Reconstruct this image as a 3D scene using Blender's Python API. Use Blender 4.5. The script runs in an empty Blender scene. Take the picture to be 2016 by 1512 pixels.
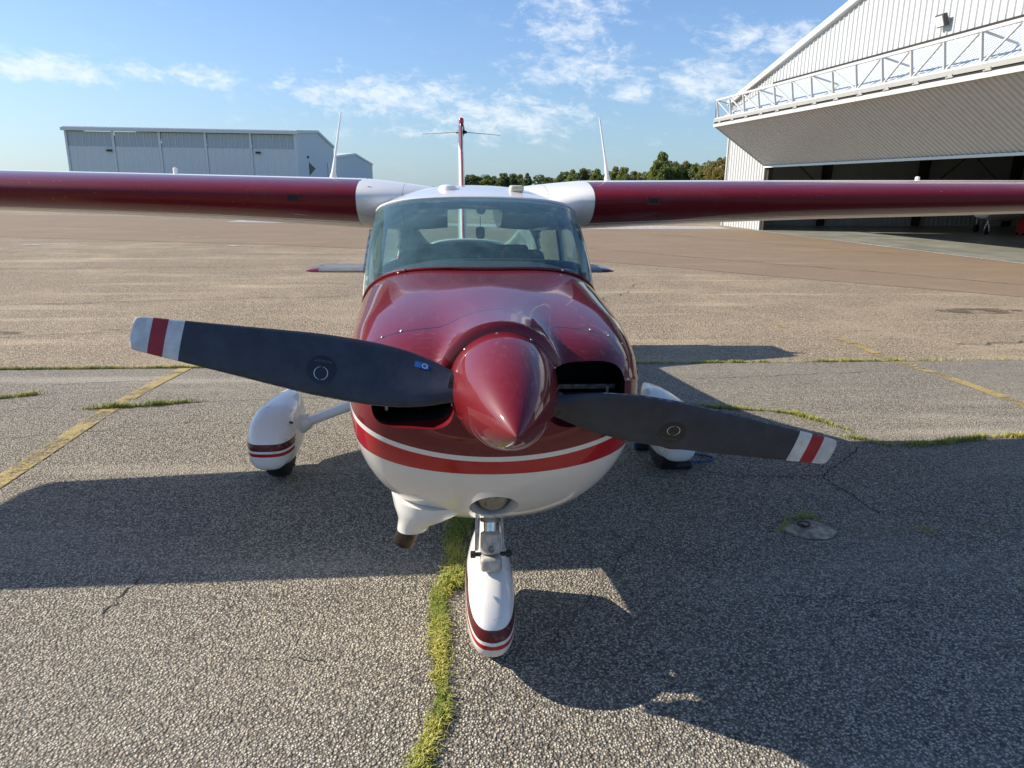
import bpy, bmesh, math, random
import numpy as np
from mathutils import Vector, Matrix, Quaternion
R = math.radians
scene = bpy.context.scene
C = scene.collection
rng = random.Random(7)

# ------------------------------------------------------------------ camera, sky, sun, exposure
cam_d = bpy.data.cameras.new('camera'); cam = bpy.data.objects.new('camera', cam_d); C.objects.link(cam)
cam_d.sensor_width = 36.0; cam_d.lens = 1428.8 / 2016 * 36; cam_d.clip_start = .05; cam_d.clip_end = 6000
cr = Vector((0.99658817, -0.08191723, 0.01007866)); cu = Vector((0.01178609, 0.26211133, 0.96496567)); cf = Vector((0.08168905, 0.96155458, -0.26218254))
cam.matrix_world = Matrix(((cr.x, cu.x, -cf.x, -.1329), (cr.y, cu.y, -cf.y, -1.897), (cr.z, cu.z, -cf.z, 1.7673), (0, 0, 0, 1)))
scene.camera = cam
SUN = Vector((-1.52, .38, 1.0)).normalized()
sun_el = math.asin(SUN.z); sun_az = math.atan2(SUN.x, SUN.y)          # azimuth from +Y towards +X
sd = bpy.data.lights.new('sun', 'SUN'); sd.energy = 4.6; sd.angle = R(.5); sd.color = (1.0, .91, .78)
sun = bpy.data.objects.new('sun', sd); C.objects.link(sun); sun.rotation_euler = SUN.to_track_quat('Z', 'Y').to_euler()
scene.view_settings.view_transform = 'Standard'; scene.view_settings.look = 'None'
scene.view_settings.exposure = 0.76; scene.view_settings.gamma = 1.0; scene.view_settings.use_curve_mapping = False
scene.cycles.max_bounces = 8; scene.cycles.transparent_max_bounces = 16
scene.cycles.caustics_reflective = False; scene.cycles.caustics_refractive = False

class NT:
    """small helper to write node trees"""
    def __init__(s, tree): s.t = tree; tree.nodes.clear()
    def n(s, typ, **kw):
        nd = s.t.nodes.new('ShaderNode' + typ)
        for k, v in kw.items():
            if isinstance(k, str) and hasattr(nd, k): setattr(nd, k, v)
        return nd
    def link(s, a, b): s.t.links.new(a, b)
    def put(s, sock, v):
        if isinstance(v, bpy.types.NodeSocket): s.link(v, sock)
        elif v is not None: sock.default_value = v
    def m(s, op, a, b=None, c=None, clamp=False):
        nd = s.n('Math', operation=op, use_clamp=clamp)
        s.put(nd.inputs[0], a); s.put(nd.inputs[1], b)
        if c is not None: s.put(nd.inputs[2], c)
        return nd.outputs[0]
    def mix(s, f, a, b, blend='MIX'):
        nd = s.n('Mix', data_type='RGBA', blend_type=blend)
        s.put(nd.inputs[0], f)
        s.put(nd.inputs[6], (*a, 1) if isinstance(a, tuple) and len(a) == 3 else a)
        s.put(nd.inputs[7], (*b, 1) if isinstance(b, tuple) and len(b) == 3 else b)
        return nd.outputs[2]
    def step(s, v, lo, hi):
        nd = s.n('MapRange', interpolation_type='SMOOTHSTEP'); s.put(nd.inputs[0], v); s.put(nd.inputs[1], lo); s.put(nd.inputs[2], hi)
        return nd.outputs[0]
    def noise(s, vec, scale, detail=3, rough=.55, dist=0):
        nd = s.n('TexNoise'); s.put(nd.inputs['Vector'], vec); nd.inputs['Scale'].default_value = scale
        nd.inputs['Detail'].default_value = detail; nd.inputs['Roughness'].default_value = rough; nd.inputs['Distortion'].default_value = dist
        return nd.outputs[0]
    def vor(s, vec, scale, feature='F1'):
        nd = s.n('TexVoronoi', feature=feature); s.put(nd.inputs['Vector'], vec); nd.inputs['Scale'].default_value = scale
        return nd

world = bpy.data.worlds.new('World'); scene.world = world; world.use_nodes = True
def build_sky():
    t = NT(world.node_tree)
    out = t.n('OutputWorld'); bg = t.n('Background'); t.link(bg.outputs[0], out.inputs[0]); bg.inputs[1].default_value = .118
    sky = t.n('TexSky', sky_type='NISHITA'); sky.sun_disc = False; sky.sun_elevation = sun_el; sky.sun_rotation = sun_az
    sky.altitude = 100; sky.air_density = 1.0; sky.dust_density = .6; sky.ozone_density = 2.6
    co = t.n('TexCoord').outputs['Generated']
    sep = t.n('SeparateXYZ'); t.link(co, sep.inputs[0]); x, y, z = sep.outputs
    az = t.m('MULTIPLY', t.m('ARCTAN2', x, y), 57.29578); el = t.m('MULTIPLY', t.m('ARCSINE', z), 57.29578)
    # noise domain: az/el plane (clouds lie low), elongated sideways
    cv = t.n('CombineXYZ'); t.link(t.m('MULTIPLY', az, .55), cv.inputs[0]); t.link(el, cv.inputs[1])
    warp = t.noise(cv.outputs[0], .55, 4, .6)
    cvw = t.n('VectorMath', operation='ADD'); t.link(cv.outputs[0], cvw.inputs[0])
    wv = t.n('CombineXYZ'); t.link(t.m('MULTIPLY', t.m('SUBTRACT', warp, .5), 1.6), wv.inputs[0]); t.link(t.m('MULTIPLY', t.m('SUBTRACT', warp, .5), -1.0), wv.inputs[1])
    t.link(wv.outputs[0], cvw.inputs[1])
    fine = t.noise(cvw.outputs[0], 1.0, 9, .66); big = t.noise(cv.outputs[0], .22, 3, .5)
    # cloud banks: (azimuth, elevation, half-width, half-height, weight)
    banks = [(-27, 6.9, 7.5, .9, 1.05), (-18.2, 7.0, 4.0, .75, .95), (-4.5, 6.2, 8.0, 1.5, 1.0), (3.6, 5.0, 7.0, 1.9, .95), (8.9, 11.3, 3.8, 2.1, .9),
             (9.5, 8.3, 5.2, 1.3, .95), (13.8, 6.9, 3.2, 1.0, .9), (19.0, 7.3, 4.0, 1.6, 1.1), (20.6, 10.0, 3.2, 1.2, .8), (23.8, 9.6, 3.0, 1.3, .95), (2.0, 3.9, 11.0, .6, .65)]
    acc = None
    for a, e, w, h, k in banks:
        da = t.m('DIVIDE', t.m('SUBTRACT', az, a), w); de = t.m('DIVIDE', t.m('SUBTRACT', el, e), h)
        q = t.m('ADD', t.m('MULTIPLY', da, da), t.m('MULTIPLY', de, de))
        g = t.m('MULTIPLY', t.m('EXPONENT', t.m('MULTIPLY', q, -1.0)), k)
        acc = g if acc is None else t.m('MAXIMUM', acc, g)
    # elsewhere in the sky the same kind of thin broken cloud goes on
    outside = t.step(t.m('ABSOLUTE', az), 30, 40)
    gen = t.m('MULTIPLY', t.m('MULTIPLY', t.step(big, .50, .68), .8), t.m('MAXIMUM', outside, t.step(el, 14, 20)))
    cover = t.m('MAXIMUM', acc, gen)
    dens = t.step(t.m('ADD', t.m('MULTIPLY', t.m('POWER', cover, .6), .72), t.m('MULTIPLY', t.m('SUBTRACT', fine, .5), 1.9)), .30, 1.02)
    dens = t.m('MULTIPLY', dens, t.step(el, 1.0, 4.0))
    wisp = t.m('MULTIPLY', t.step(t.noise(cv.outputs[0], .5, 7, .68), .5, .8), .12)
    dens = t.m('MINIMUM', t.m('ADD', t.m('MULTIPLY', dens, .95), wisp), .9)
    # pale moist air low over the horizon
    low = t.m('MULTIPLY', t.m('EXPONENT', t.m('MULTIPLY', t.m('MAXIMUM', el, 0), -.085)), .66)
    base = t.mix(low, t.mix(1.0, sky.outputs[0], (.52, .69, .92), 'MULTIPLY'), t.mix(t.m('POWER', t.m('MAXIMUM', t.m('ADD', t.m('MULTIPLY', x, math.sin(sun_az)), t.m('MULTIPLY', y, math.cos(sun_az))), 0), 2.0), (2.1, 2.75, 3.2), (4.6, 4.9, 4.8)))
    # cloud light: white, tied to the sky's own brightness there
    bright = t.mix(.75, base, (5.2, 5.4, 5.6))
    col = t.mix(dens, base, bright)
    t.link(col, bg.inputs[0])
build_sky()

# ------------------------------------------------------------------ helpers
def tag(o, label=None, cat=None, group=None, kind=None):
    if label: o['label'] = label
    if cat: o['category'] = cat
    if group: o['group'] = group
    if kind: o['kind'] = kind
    return o
def empty(name, loc=(0, 0, 0), rz=0, parent=None):
    o = bpy.data.objects.new(name, None); C.objects.link(o); o.location = loc; o.rotation_euler = (0, 0, rz); o.empty_display_size = .2
    if parent: o.parent = parent
    return o
def mobj(name, me, mat=None, parent=None):
    o = bpy.data.objects.new(name, me); C.objects.link(o)
    if mat is not None and not me.materials:
        for mm in (mat if isinstance(mat, (list, tuple)) else [mat]): me.materials.append(mm)
    if parent: o.parent = parent
    return o
def pyd(name, v, f, mat=None, parent=None, ang=35, fix=True):
    me = bpy.data.meshes.new(name); me.from_pydata([tuple(map(float, p)) for p in v], [], [tuple(q) for q in f]); me.update()
    if fix:
        bm = bmesh.new(); bm.from_mesh(me); bmesh.ops.recalc_face_normals(bm, faces=bm.faces); bm.to_mesh(me); bm.free()
    smooth(me, ang)
    return mobj(name, me, mat, parent)
def smooth(me, ang=35):
    if ang:
        me.polygons.foreach_set('use_smooth', [True] * len(me.polygons)); me.set_sharp_from_angle(angle=R(ang))
class MB:
    def __init__(s): s.v = []; s.f = []
    def add(s, v, f):
        n = len(s.v); s.v += [tuple(p) for p in v]; s.f += [tuple(i + n for i in q) for q in f]; return s
    def box(s, c, d, rot=None):
        hx, hy, hz = d[0] / 2, d[1] / 2, d[2] / 2
        P = [Vector((sx * hx, sy * hy, sz * hz)) for sz in (-1, 1) for sy in (-1, 1) for sx in (-1, 1)]
        if rot is not None: P = [rot @ q for q in P]
        P = [q + Vector(c) for q in P]
        return s.add(P, [(0, 2, 3, 1), (4, 5, 7, 6), (0, 1, 5, 4), (2, 6, 7, 3), (0, 4, 6, 2), (1, 3, 7, 5)])
    def bar(s, a, b, w, h, up=(0, 0, 1)):
        a = Vector(a); b = Vector(b); d = (b - a); L = d.length; d = d / L; u = Vector(up); r = d.cross(u)
        if r.length < 1e-4: r = d.cross(Vector((1, 0, 0)))
        r.normalize(); u = r.cross(d); rot = Matrix((r, d, u)).transposed()
        return s.box((a + b) / 2, (w, L, h), rot)
    def rings(s, rs, cap=True, closed=True):
        n = len(rs[0]); v = [p for r_ in rs for p in r_]; f = []
        for i in range(len(rs) - 1):
            for j in range(n if closed else n - 1):
                k = (j + 1) % n; f.append((i * n + j, i * n + k, (i + 1) * n + k, (i + 1) * n + j))
        if cap: f.append(tuple(range(n - 1, -1, -1))); f.append(tuple(range((len(rs) - 1) * n, len(rs) * n)))
        return s.add(v, f)
    def tube(s, pts, rad, n=12, cap=True):
        pts = [Vector(q) for q in pts]; rs = []; nrm = None
        for i, q in enumerate(pts):
            d = (pts[min(i + 1, len(pts) - 1)] - pts[max(i - 1, 0)]).normalized()
            if nrm is None:
                nrm = d.cross(Vector((0, 0, 1)))
                if nrm.length < .1: nrm = d.cross(Vector((0, 1, 0)))
            nrm = (nrm - d * nrm.dot(d)).normalized(); b = d.cross(nrm); r_ = rad[i] if isinstance(rad, (list, tuple)) else rad
            rs.append([q + (nrm * math.cos(2 * math.pi * k / n) + b * math.sin(2 * math.pi * k / n)) * r_ for k in range(n)])
        return s.rings(rs, cap)
    def ob(s, name, mat=None, parent=None, ang=35, fix=True): return pyd(name, s.v, s.f, mat, parent, ang, fix)
def bevel(o, w=.01, seg=2):
    bm = bmesh.new(); bm.from_mesh(o.data)
    ed = [e for e in bm.edges if len(e.link_faces) == 2 and e.calc_face_angle(0) > .6]
    bmesh.ops.bevel(bm, geom=ed, offset=w, segments=seg, affect='EDGES', profile=.5); bm.to_mesh(o.data); bm.free(); smooth(o.data, 40); return o
def lathe(prof, n=48, axis='Y', cx=0, cz=0):
    """prof: list of (y, r)"""
    return [[(cx + r_ * math.cos(2 * math.pi * k / n), y, cz + r_ * math.sin(2 * math.pi * k / n)) for k in range(n)] for y, r_ in prof]
def interp(tab, x):
    a = np.array(tab, float); return [float(np.interp(x, a[:, 0], a[:, k])) for k in range(1, a.shape[1])]
def pchip(tab):
    """smooth interpolation of rows (x, v1, v2...)"""
    a = np.array(tab, float); xs = a[:, 0]; V = a[:, 1:]; h = np.diff(xs)[:, None]; d = np.diff(V, axis=0) / h
    m = np.zeros_like(V); m[0] = d[0]; m[-1] = d[-1]
    for i in range(1, len(xs) - 1):
        same = d[i - 1] * d[i] > 0
        w1 = 2 * h[i] + h[i - 1]; w2 = h[i] + 2 * h[i - 1]
        with np.errstate(divide='ignore', invalid='ignore'): mm = (w1 + w2) / (w1 / d[i - 1] + w2 / d[i])
        m[i] = np.where(same, mm, 0)
    def f(x):
        x = min(max(x, xs[0]), xs[-1]); i = min(max(int(np.searchsorted(xs, x)) - 1, 0), len(xs) - 2)
        t = (x - xs[i]) / h[i, 0]; t2, t3 = t * t, t * t * t
        return list((2 * t3 - 3 * t2 + 1) * V[i] + (t3 - 2 * t2 + t) * h[i] * m[i] + (-2 * t3 + 3 * t2) * V[i + 1] + (t3 - t2) * h[i] * m[i + 1])
    return f
def boolean(o, cutters, op='DIFFERENCE'):
    for c in cutters:
        md = o.modifiers.new('cut', 'BOOLEAN'); md.operation = op; md.solver = 'EXACT'; md.object = c
        if hasattr(md, 'material_mode'): md.material_mode = 'TRANSFER'
    dg = bpy.context.evaluated_depsgraph_get(); dg.update(); me = bpy.data.meshes.new_from_object(o.evaluated_get(dg))
    o.modifiers.clear(); old = o.data; o.data = me; me.name = old.name
    for c in cutters: bpy.data.objects.remove(c)
    smooth(me, 32); return o
def disc(name, c, ax, prof, mat, parent, n=40):
    """prof: list of (distance along axis, radius)"""
    ax = Vector(ax).normalized(); u = ax.orthogonal().normalized(); w = ax.cross(u); c = Vector(c)
    return MB().rings([[c + ax * d + (u * math.cos(2 * math.pi * k / n) + w * math.sin(2 * math.pi * k / n)) * r_ for k in range(n)] for d, r_ in prof]).ob(name, mat, parent)
def zg(Y):
    t = min(1, max(0, (Y - 3.5) / 4)); return -.2 * t * t * (3 - 2 * t)

# ------------------------------------------------------------------ materials
def principled(name, col=(.5, .5, .5), rough=.5, metal=0, coat=0, spec=.5, coat_rough=.03):
    m = bpy.data.materials.new(name); m.use_nodes = True; t = NT(m.node_tree)
    out = t.n('OutputMaterial'); b = t.n('BsdfPrincipled'); t.link(b.outputs[0], out.inputs[0])
    if isinstance(col, tuple): b.inputs['Base Color'].default_value = (*col, 1)
    b.inputs['Roughness'].default_value = rough; b.inputs['Metallic'].default_value = metal
    b.inputs['Coat Weight'].default_value = coat; b.inputs['Coat Roughness'].default_value = coat_rough; b.inputs['Specular IOR Level'].default_value = spec
    return m, t, b
def bump(t, b, h, strength=.3, dist=.01):
    nd = t.n('Bump'); nd.inputs['Strength'].default_value = strength; nd.inputs['Distance'].default_value = dist; t.link(h, nd.inputs['Height']); t.link(nd.outputs[0], b.inputs['Normal'])
def obco(t): return t.n('TexCoord').outputs['Object']
def mottled(name, col, rough=.5, metal=0, coat=0, amt=.18, scale=9, bumpd=0, spec=.5, dark=None):
    m, t, b = principled(name, col, rough, metal, coat, spec); co = obco(t)
    nz = t.noise(co, scale, 5, .6); d = dark or tuple(c * (1 - amt * 2.2) for c in col)
    t.link(t.mix(t.step(nz, .3, .75), d, tuple(min(1, c * (1 + amt * .3)) for c in col)), b.inputs['Base Color'])
    t.link(t.m('ADD', t.m('MULTIPLY', t.noise(co, scale * 2.3, 3), .25), max(0, rough - .12)), b.inputs['Roughness'])
    if bumpd: bump(t, b, t.noise(co, scale * 6, 4), .4, bumpd)
    return m
WHITE = (.72, .70, .66); MAROON = (.138, .0066, .0125); REDC = (.40, .004, .011)
def xyz(t):
    co = obco(t); s = t.n('SeparateXYZ'); t.link(co, s.inputs[0]); return co, s.outputs[0], s.outputs[1], s.outputs[2]
def paint_finish(t, b, co, col, specks=.5, dirt=None):
    """clear-coated aircraft paint with insect specks, scratches and uneven gloss"""
    v = t.vor(co, 62); sp = t.m('MULTIPLY', t.step(t.m('SUBTRACT', .10, v.outputs['Distance']), 0, .03), t.step(t.noise(co, 5, 2), .52, .66))
    col = t.mix(t.m('MULTIPLY', sp, specks), col, dirt or (.16, .13, .10))
    v3 = t.vor(co, 19); sp3 = t.m('MULTIPLY', t.step(t.m('SUBTRACT', .085, v3.outputs['Distance']), 0, .025), t.step(t.noise(co, 3.1, 2), .46, .6)); col = t.mix(t.m('MULTIPLY', sp3, specks * .45), col, dirt or (.20, .17, .13))
    n1 = t.noise(co, 3.5, 5, .65)
    col = t.mix(t.m('MULTIPLY', t.step(n1, .45, .8), .045), col, (.32, .27, .22))
    t.link(col, b.inputs['Base Color'])
    b.inputs['Roughness'].default_value = .45; b.inputs['Specular IOR Level'].default_value = .12; b.inputs['Coat Weight'].default_value = 1.0; b.inputs['Coat IOR'].default_value = 1.40
    t.link(t.m('MULTIPLY', t.m('POWER', t.noise(co, 9, 5, .7), 2.0), .16), b.inputs['Coat Roughness'])
    bump(t, b, t.noise(co, 7, 2), .06, .004)
def livery():
    m, t, b = principled('cowl_paint'); co, x, y, z = xyz(t); x2 = t.m('MULTIPLY', x, x)
    aft = t.m('MULTIPLY', t.m('MAXIMUM', t.m('SUBTRACT', y, .5), 0), .05)
    up = t.m('ADD', t.m('ADD', t.m('MULTIPLY', x2, .55), 1.016), aft); lo = t.m('ADD', t.m('ADD', t.m('MULTIPLY', x2, .36), .948), aft)
    wt = t.m('SUBTRACT', up, .018)
    mar = t.m('GREATER_THAN', z, up); red = t.m('MULTIPLY', t.m('LESS_THAN', z, wt), t.m('GREATER_THAN', z, lo))
    mar = t.m('MULTIPLY', mar, t.m('LESS_THAN', z, t.m('SUBTRACT', 1.485, t.m('MULTIPLY', t.m('GREATER_THAN', y, 1.615), .30))))
    col = t.mix(mar, t.mix(red, WHITE, REDC), MAROON)
    # nose-bowl panel joint and cowl split line
    seam = t.m('LESS_THAN', t.m('ABSOLUTE', t.m('SUBTRACT', y, t.m('ADD', .205, t.m('MULTIPLY', x2, .12)))), .0034)
    ring = t.m('LESS_THAN', t.m('ABSOLUTE', t.m('SUBTRACT', y, 1.0)), .0018)
    seam = t.m('MAXIMUM', seam, ring)
    seam = t.m('MULTIPLY', seam, t.m('GREATER_THAN', z, 1.02))
    col = t.mix(seam, col, (.008, .003, .004))
    paint_finish(t, b, co, col, .6, (.26, .21, .17)); return m
def wing_paint():
    m, t, b = principled('wing_paint'); co, x, y, z = xyz(t); ax = t.m('ABSOLUTE', x)
    mar = t.m('MULTIPLY', t.m('GREATER_THAN', ax, .6), t.m('LESS_THAN', y, t.mix(t.m('GREATER_THAN', z, 1.72), (1.99, 1.99, 1.99), (2.12, 2.12, 2.12))))
    und = t.m('LESS_THAN', z, 1.72)
    pin = t.m('MULTIPLY', t.m('MULTIPLY', und, t.m('GREATER_THAN', ax, .6)), t.m('LESS_THAN', t.m('ABSOLUTE', t.m('SUBTRACT', y, 2.015)), .006))
    col = t.mix(t.m('MAXIMUM', mar, pin), WHITE, MAROON)
    seam = t.m('LESS_THAN', t.m('ABSOLUTE', t.m('SUBTRACT', ax, .6)), .0018)
    seam2 = t.m('LESS_THAN', t.m('ABSOLUTE', t.m('SUBTRACT', ax, .985)), .0012)
    col = t.mix(t.m('MULTIPLY', t.m('MAXIMUM', seam, t.m('MULTIPLY', seam2, .5)), .75), col, (.03, .015, .015))
    lap = t.m('LESS_THAN', t.m('ABSOLUTE', t.m('SUBTRACT', t.m('FRACT', t.m('DIVIDE', t.m('SUBTRACT', ax, .985), 1.22)), .5)), .0012); col = t.mix(t.m('MULTIPLY', lap, .6), col, (.03, .015, .015))
    paint_finish(t, b, co, col, .75, (.46, .40, .36)); b.inputs['Coat Weight'].default_value = .6; return m
def fin_paint():
    m, t, b = principled('fin_paint'); co, x, y, z = xyz(t)
    red = t.m('MULTIPLY', t.m('GREATER_THAN', x, -.011), t.m('LESS_THAN', x, .022)); red = t.m('MULTIPLY', red, t.m('LESS_THAN', z, 2.16))
    top = t.m('GREATER_THAN', z, t.m('SUBTRACT', 2.27, t.m('MULTIPLY', t.m('MAXIMUM', t.m('SUBTRACT', .03, t.m('ABSOLUTE', x)), 0), 5.0)))
    col = t.mix(top, t.mix(red, WHITE, REDC), MAROON); paint_finish(t, b, co, col, .2); return m
def fairing_paint(name, z0, k):
    """white wheel fairing with maroon, white and red bands; object space, z up, y aft"""
    m, t, b = principled(name); co, x, y, z = xyz(t); q = t.m('SUBTRACT', z, t.m('ADD', z0, t.m('MULTIPLY', t.m('MINIMUM', y, -.06), k)))
    mar = t.m('MULTIPLY', t.m('GREATER_THAN', q, 0), t.m('LESS_THAN', q, .042)); red = t.m('MULTIPLY', t.m('LESS_THAN', q, -.014), t.m('GREATER_THAN', q, -.034))
    col = t.mix(mar, t.mix(red, WHITE, REDC), (.085, .006, .012))
    g = t.m('MULTIPLY', t.step(t.noise(co, 14, 7, .75, 1.2), .55, .68), .55); col = t.mix(g, col, (.22, .19, .15)); paint_finish(t, b, co, col, .5); return m
def white_paint(name='white_paint'):
    m, t, b = principled(name); co = obco(t); col = t.mix(0.0, WHITE, WHITE); paint_finish(t, b, co, col, .6); return m
def maroon_paint(name, col):
    m, t, b = principled(name); co = obco(t); c = t.mix(0.0, col, col); paint_finish(t, b, co, c, .3, (.4, .2, .2)); return m
def glass_mat(name, tint, rough=.0, fr=1.45):
    m = bpy.data.materials.new(name); m.use_nodes = True; t = NT(m.node_tree); out = t.n('OutputMaterial')
    tr = t.n('BsdfTransparent'); tr.inputs[0].default_value = (*tint, 1); gl = t.n('BsdfGlossy'); gl.inputs['Roughness'].default_value = rough
    f = t.n('Fresnel'); ge = t.n('NewGeometry'); t.link(t.m('ADD', fr, t.m('MULTIPLY', ge.outputs['Backfacing'], 1 / fr - fr)), f.inputs[0]); mx = t.n('MixShader'); t.link(f.outputs[0], mx.inputs[0]); t.link(tr.outputs[0], mx.inputs[1]); t.link(gl.outputs[0], mx.inputs[2])
    # thin dust film, its teal colour painting in a bluish reflected sheen
    df = t.n('BsdfDiffuse'); df.inputs[0].default_value = (.30, .56, .62, 1); mx2 = t.n('MixShader'); co = obco(t)
    t.link(t.m('MULTIPLY', t.m('ADD', t.step(t.noise(co, 6, 5, .7), .2, .9), .7), .085), mx2.inputs[0]); t.link(mx.outputs[0], mx2.inputs[1]); t.link(df.outputs[0], mx2.inputs[2]); t.link(mx2.outputs[0], out.inputs[0]); return m

M = {}
M['cowl'] = livery(); M['wing'] = wing_paint(); M['fin'] = fin_paint(); M['white'] = white_paint(); M['maroon'] = maroon_paint('maroon_paint', MAROON); M['red'] = maroon_paint('red_paint', REDC)
M['spinner'] = maroon_paint('spinner_paint', (.15, .0066, .0125))
M['nosefair'] = fairing_paint('nose_fairing_paint', .325, .36); M['mainfair'] = fairing_paint('main_fairing_paint', .285, .04)
M['prop'] = mottled('propeller_black', (.030, .039, .056), .5, 0, 0, .2, 14, .0008)
M['band_white'] = mottled('band_white', (.62, .63, .62), .5, 0, 0, .12, 30); M['band_red'] = mottled('band_red', (.33, .014, .026), .5, 0, 0, .12, 30)
M['decal'] = principled('decal_black', (.006, .008, .012), .35)[0]; M['decal_ring'] = principled('decal_ring', (.62, .66, .70), .3, .6)[0]; M['decal_text'] = principled('decal_text', (.09, .10, .12), .4)[0]
M['worn_edge'] = mottled('worn_blade_edge', (.20, .20, .20), .4, .5, 0, .4, 60, dark=(.04, .04, .045))
M['sticker'] = mottled('sticker_blue', (.03, .16, .45), .35, 0, 0, .2, 60); M['sticker_pale'] = principled('sticker_pale', (.45, .6, .8), .4)[0]
M['rubber'] = mottled('tyre_rubber', (.018, .018, .019), .8, 0, 0, .3, 25, .002); M['dark'] = principled('dark_cavity', (.006, .006, .007), .7)[0]
M['chrome'] = mottled('oleo_chrome', (.62, .62, .60), .16, 1, 0, .1, 40); M['steel'] = mottled('worn_steel', (.32, .31, .29), .4, .9, 0, .3, 40); M['exhaust'] = mottled('exhaust_steel', (.13, .10, .085), .42, .85, 0, .4, 24, dark=(.05, .035, .028))
M['blackpart'] = principled('black_fitting', (.02, .02, .02), .5)[0]; M['screw'] = principled('screw_steel', (.5, .5, .48), .35, .9)[0]
M['strutwhite'] = mottled('dirty_white', (.50, .48, .44), .45, 0, .3, .4, 34, dark=(.30, .27, .23))
M['glass'] = glass_mat('windshield_plexiglass', (.72, .90, .93), 0, 1.45); M['sideglass'] = glass_mat('side_plexiglass', (.70, .90, .82), 0, 1.42)
M['cabin'] = mottled('cabin_lining', (.30, .31, .31), .8, 0, 0, .2, 12); M['seat'] = mottled('seat_cloth', (.11, .11, .115), .9, 0, 0, .25, 40, .002); M['panel'] = mottled('glareshield', (.02, .021, .021), .75, 0, 0, .2, 40, .001)
M['ivory'] = mottled('ivory_plastic', (.62, .57, .43), .45, 0, 0, .15, 40); M['beacon'] = principled('beacon_red_lens', (.45, .006, .008), .12, 0, 1)[0]
M['lens'] = principled('landing_light_glass', (.20, .19, .17), .12, .6, 1)[0]; M['stab'] = mottled('stabilator_grey', (.17, .165, .16), .55, 0, .15, .1, 8)
M['visor'] = glass_mat('visor_green', (.35, .75, .60), .1, 1.5)

def metal_sheet(name, col, rough=.45, dirt=.12):
    m, t, b = principled(name, col, rough, 0, 0); co = obco(t); s = t.n('Mapping'); t.link(co, s.inputs[0]); s.inputs['Scale'].default_value = (6, 6, .35)
    n = t.noise(s.outputs[0], 1, 5, .6); t.link(t.mix(t.m('MULTIPLY', t.step(n, .45, .8), dirt), col, tuple(c * .45 for c in col)), b.inputs['Base Color']); return m
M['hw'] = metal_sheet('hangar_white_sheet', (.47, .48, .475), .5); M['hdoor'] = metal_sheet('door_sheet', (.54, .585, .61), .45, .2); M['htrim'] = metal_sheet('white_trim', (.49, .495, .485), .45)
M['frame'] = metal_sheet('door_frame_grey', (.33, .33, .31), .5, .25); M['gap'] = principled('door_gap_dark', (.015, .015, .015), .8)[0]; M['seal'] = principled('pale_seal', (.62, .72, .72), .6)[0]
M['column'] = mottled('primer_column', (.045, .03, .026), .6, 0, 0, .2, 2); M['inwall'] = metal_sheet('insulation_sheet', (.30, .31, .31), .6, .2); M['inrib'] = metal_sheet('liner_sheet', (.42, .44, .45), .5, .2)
M['grey_sheet'] = metal_sheet('grey_sheet', (.78, .80, .82), .45, .1); M['grey_trim'] = metal_sheet('grey_trim', (.80, .81, .82), .45, .1); M['skylight'] = metal_sheet('translucent_panel', (.52, .57, .62), .3, .2); M['roof'] = metal_sheet('pale_roof', (.62, .64, .65), .4, .1)
M['lamp'] = principled('lamp_housing', (.04, .04, .045), .5)[0]; M['lamp_glass'] = principled('lamp_glass', (.55, .57, .55), .2, 0, 1)[0]

def aggregate(name, c_lo, c_hi, scale, bumpd, tint_far, stain=.35, fine=.0, extra=None):
    """chip-seal asphalt: individual stones in colour and relief, larger stains on top"""
    m, t, b = principled(name, c_lo, .85, 0, 0, .25); co = obco(t)
    v = t.vor(co, scale); v2 = t.vor(co, scale * 1.9)
    cs = t.n('SeparateColor'); t.link(v.outputs['Color'], cs.inputs[0]); stone = t.m('POWER', cs.outputs[0], .9)
    edge = t.step(v.outputs['Distance'], .22, .62)
    cs2 = t.n('SeparateColor'); t.link(v2.outputs['Color'], cs2.inputs[0])
    val = t.m('MULTIPLY', t.m('ADD', t.m('MULTIPLY', stone, .75), t.m('MULTIPLY', cs2.outputs[1], .25)), t.m('SUBTRACT', 1.0, t.m('MULTIPLY', edge, .76)))
    col = t.mix(val, c_lo, c_hi)
    warm = t.m('MULTIPLY', t.step(cs.outputs[1], .88, .93), .3); col = t.mix(warm, col, (.34, .22, .13))
    big = t.noise(co, .55, 6, .62, .6); mid = t.noise(co, 2.7, 5, .6)
    col = t.mix(t.m('MULTIPLY', t.step(big, .42, .72), stain), col, tint_far)
    col = t.mix(t.m('MULTIPLY', t.step(mid, .5, .75), stain * .45), col, tuple(c * .45 for c in c_hi))
    gr = t.noise(co, 17, 4, .75); col = t.mix(t.m('MULTIPLY', t.step(gr, .5, .72), .45), col, tuple(c * .28 for c in c_hi)); gr2 = t.noise(co, 31, 3, .7); col = t.mix(t.m('MULTIPLY', t.step(gr2, .55, .75), .35), col, c_hi)
    st = t.n('Mapping'); t.link(co, st.inputs[0]); st.inputs['Scale'].default_value = (.16, 1.1, 1); st.inputs['Rotation'].default_value = (0, 0, R(-12)); sn = t.noise(st.outputs[0], 1.0, 5, .62); col = t.mix(t.m('MULTIPLY', t.step(sn, .5, .74), .35), col, tuple(min(1, c * .85) for c in c_hi))
    if extra: col = extra(t, co, col)
    t.link(col, b.inputs['Base Color'])
    h = t.m('ADD', t.m('SUBTRACT', 1, v.outputs['Distance']), t.m('MULTIPLY', stone, .4)); bump(t, b, h, .9, bumpd); return m
M['apron'] = aggregate('chip_seal_grey', (.036, .032, .026), (.82, .735, .585), 104, .010, (.37, .325, .25), .24)
M['apron_far'] = aggregate('chip_seal_tan', (.075, .060, .040), (.88, .70, .47), 58, .012, (.47, .36, .235), .42)
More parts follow.
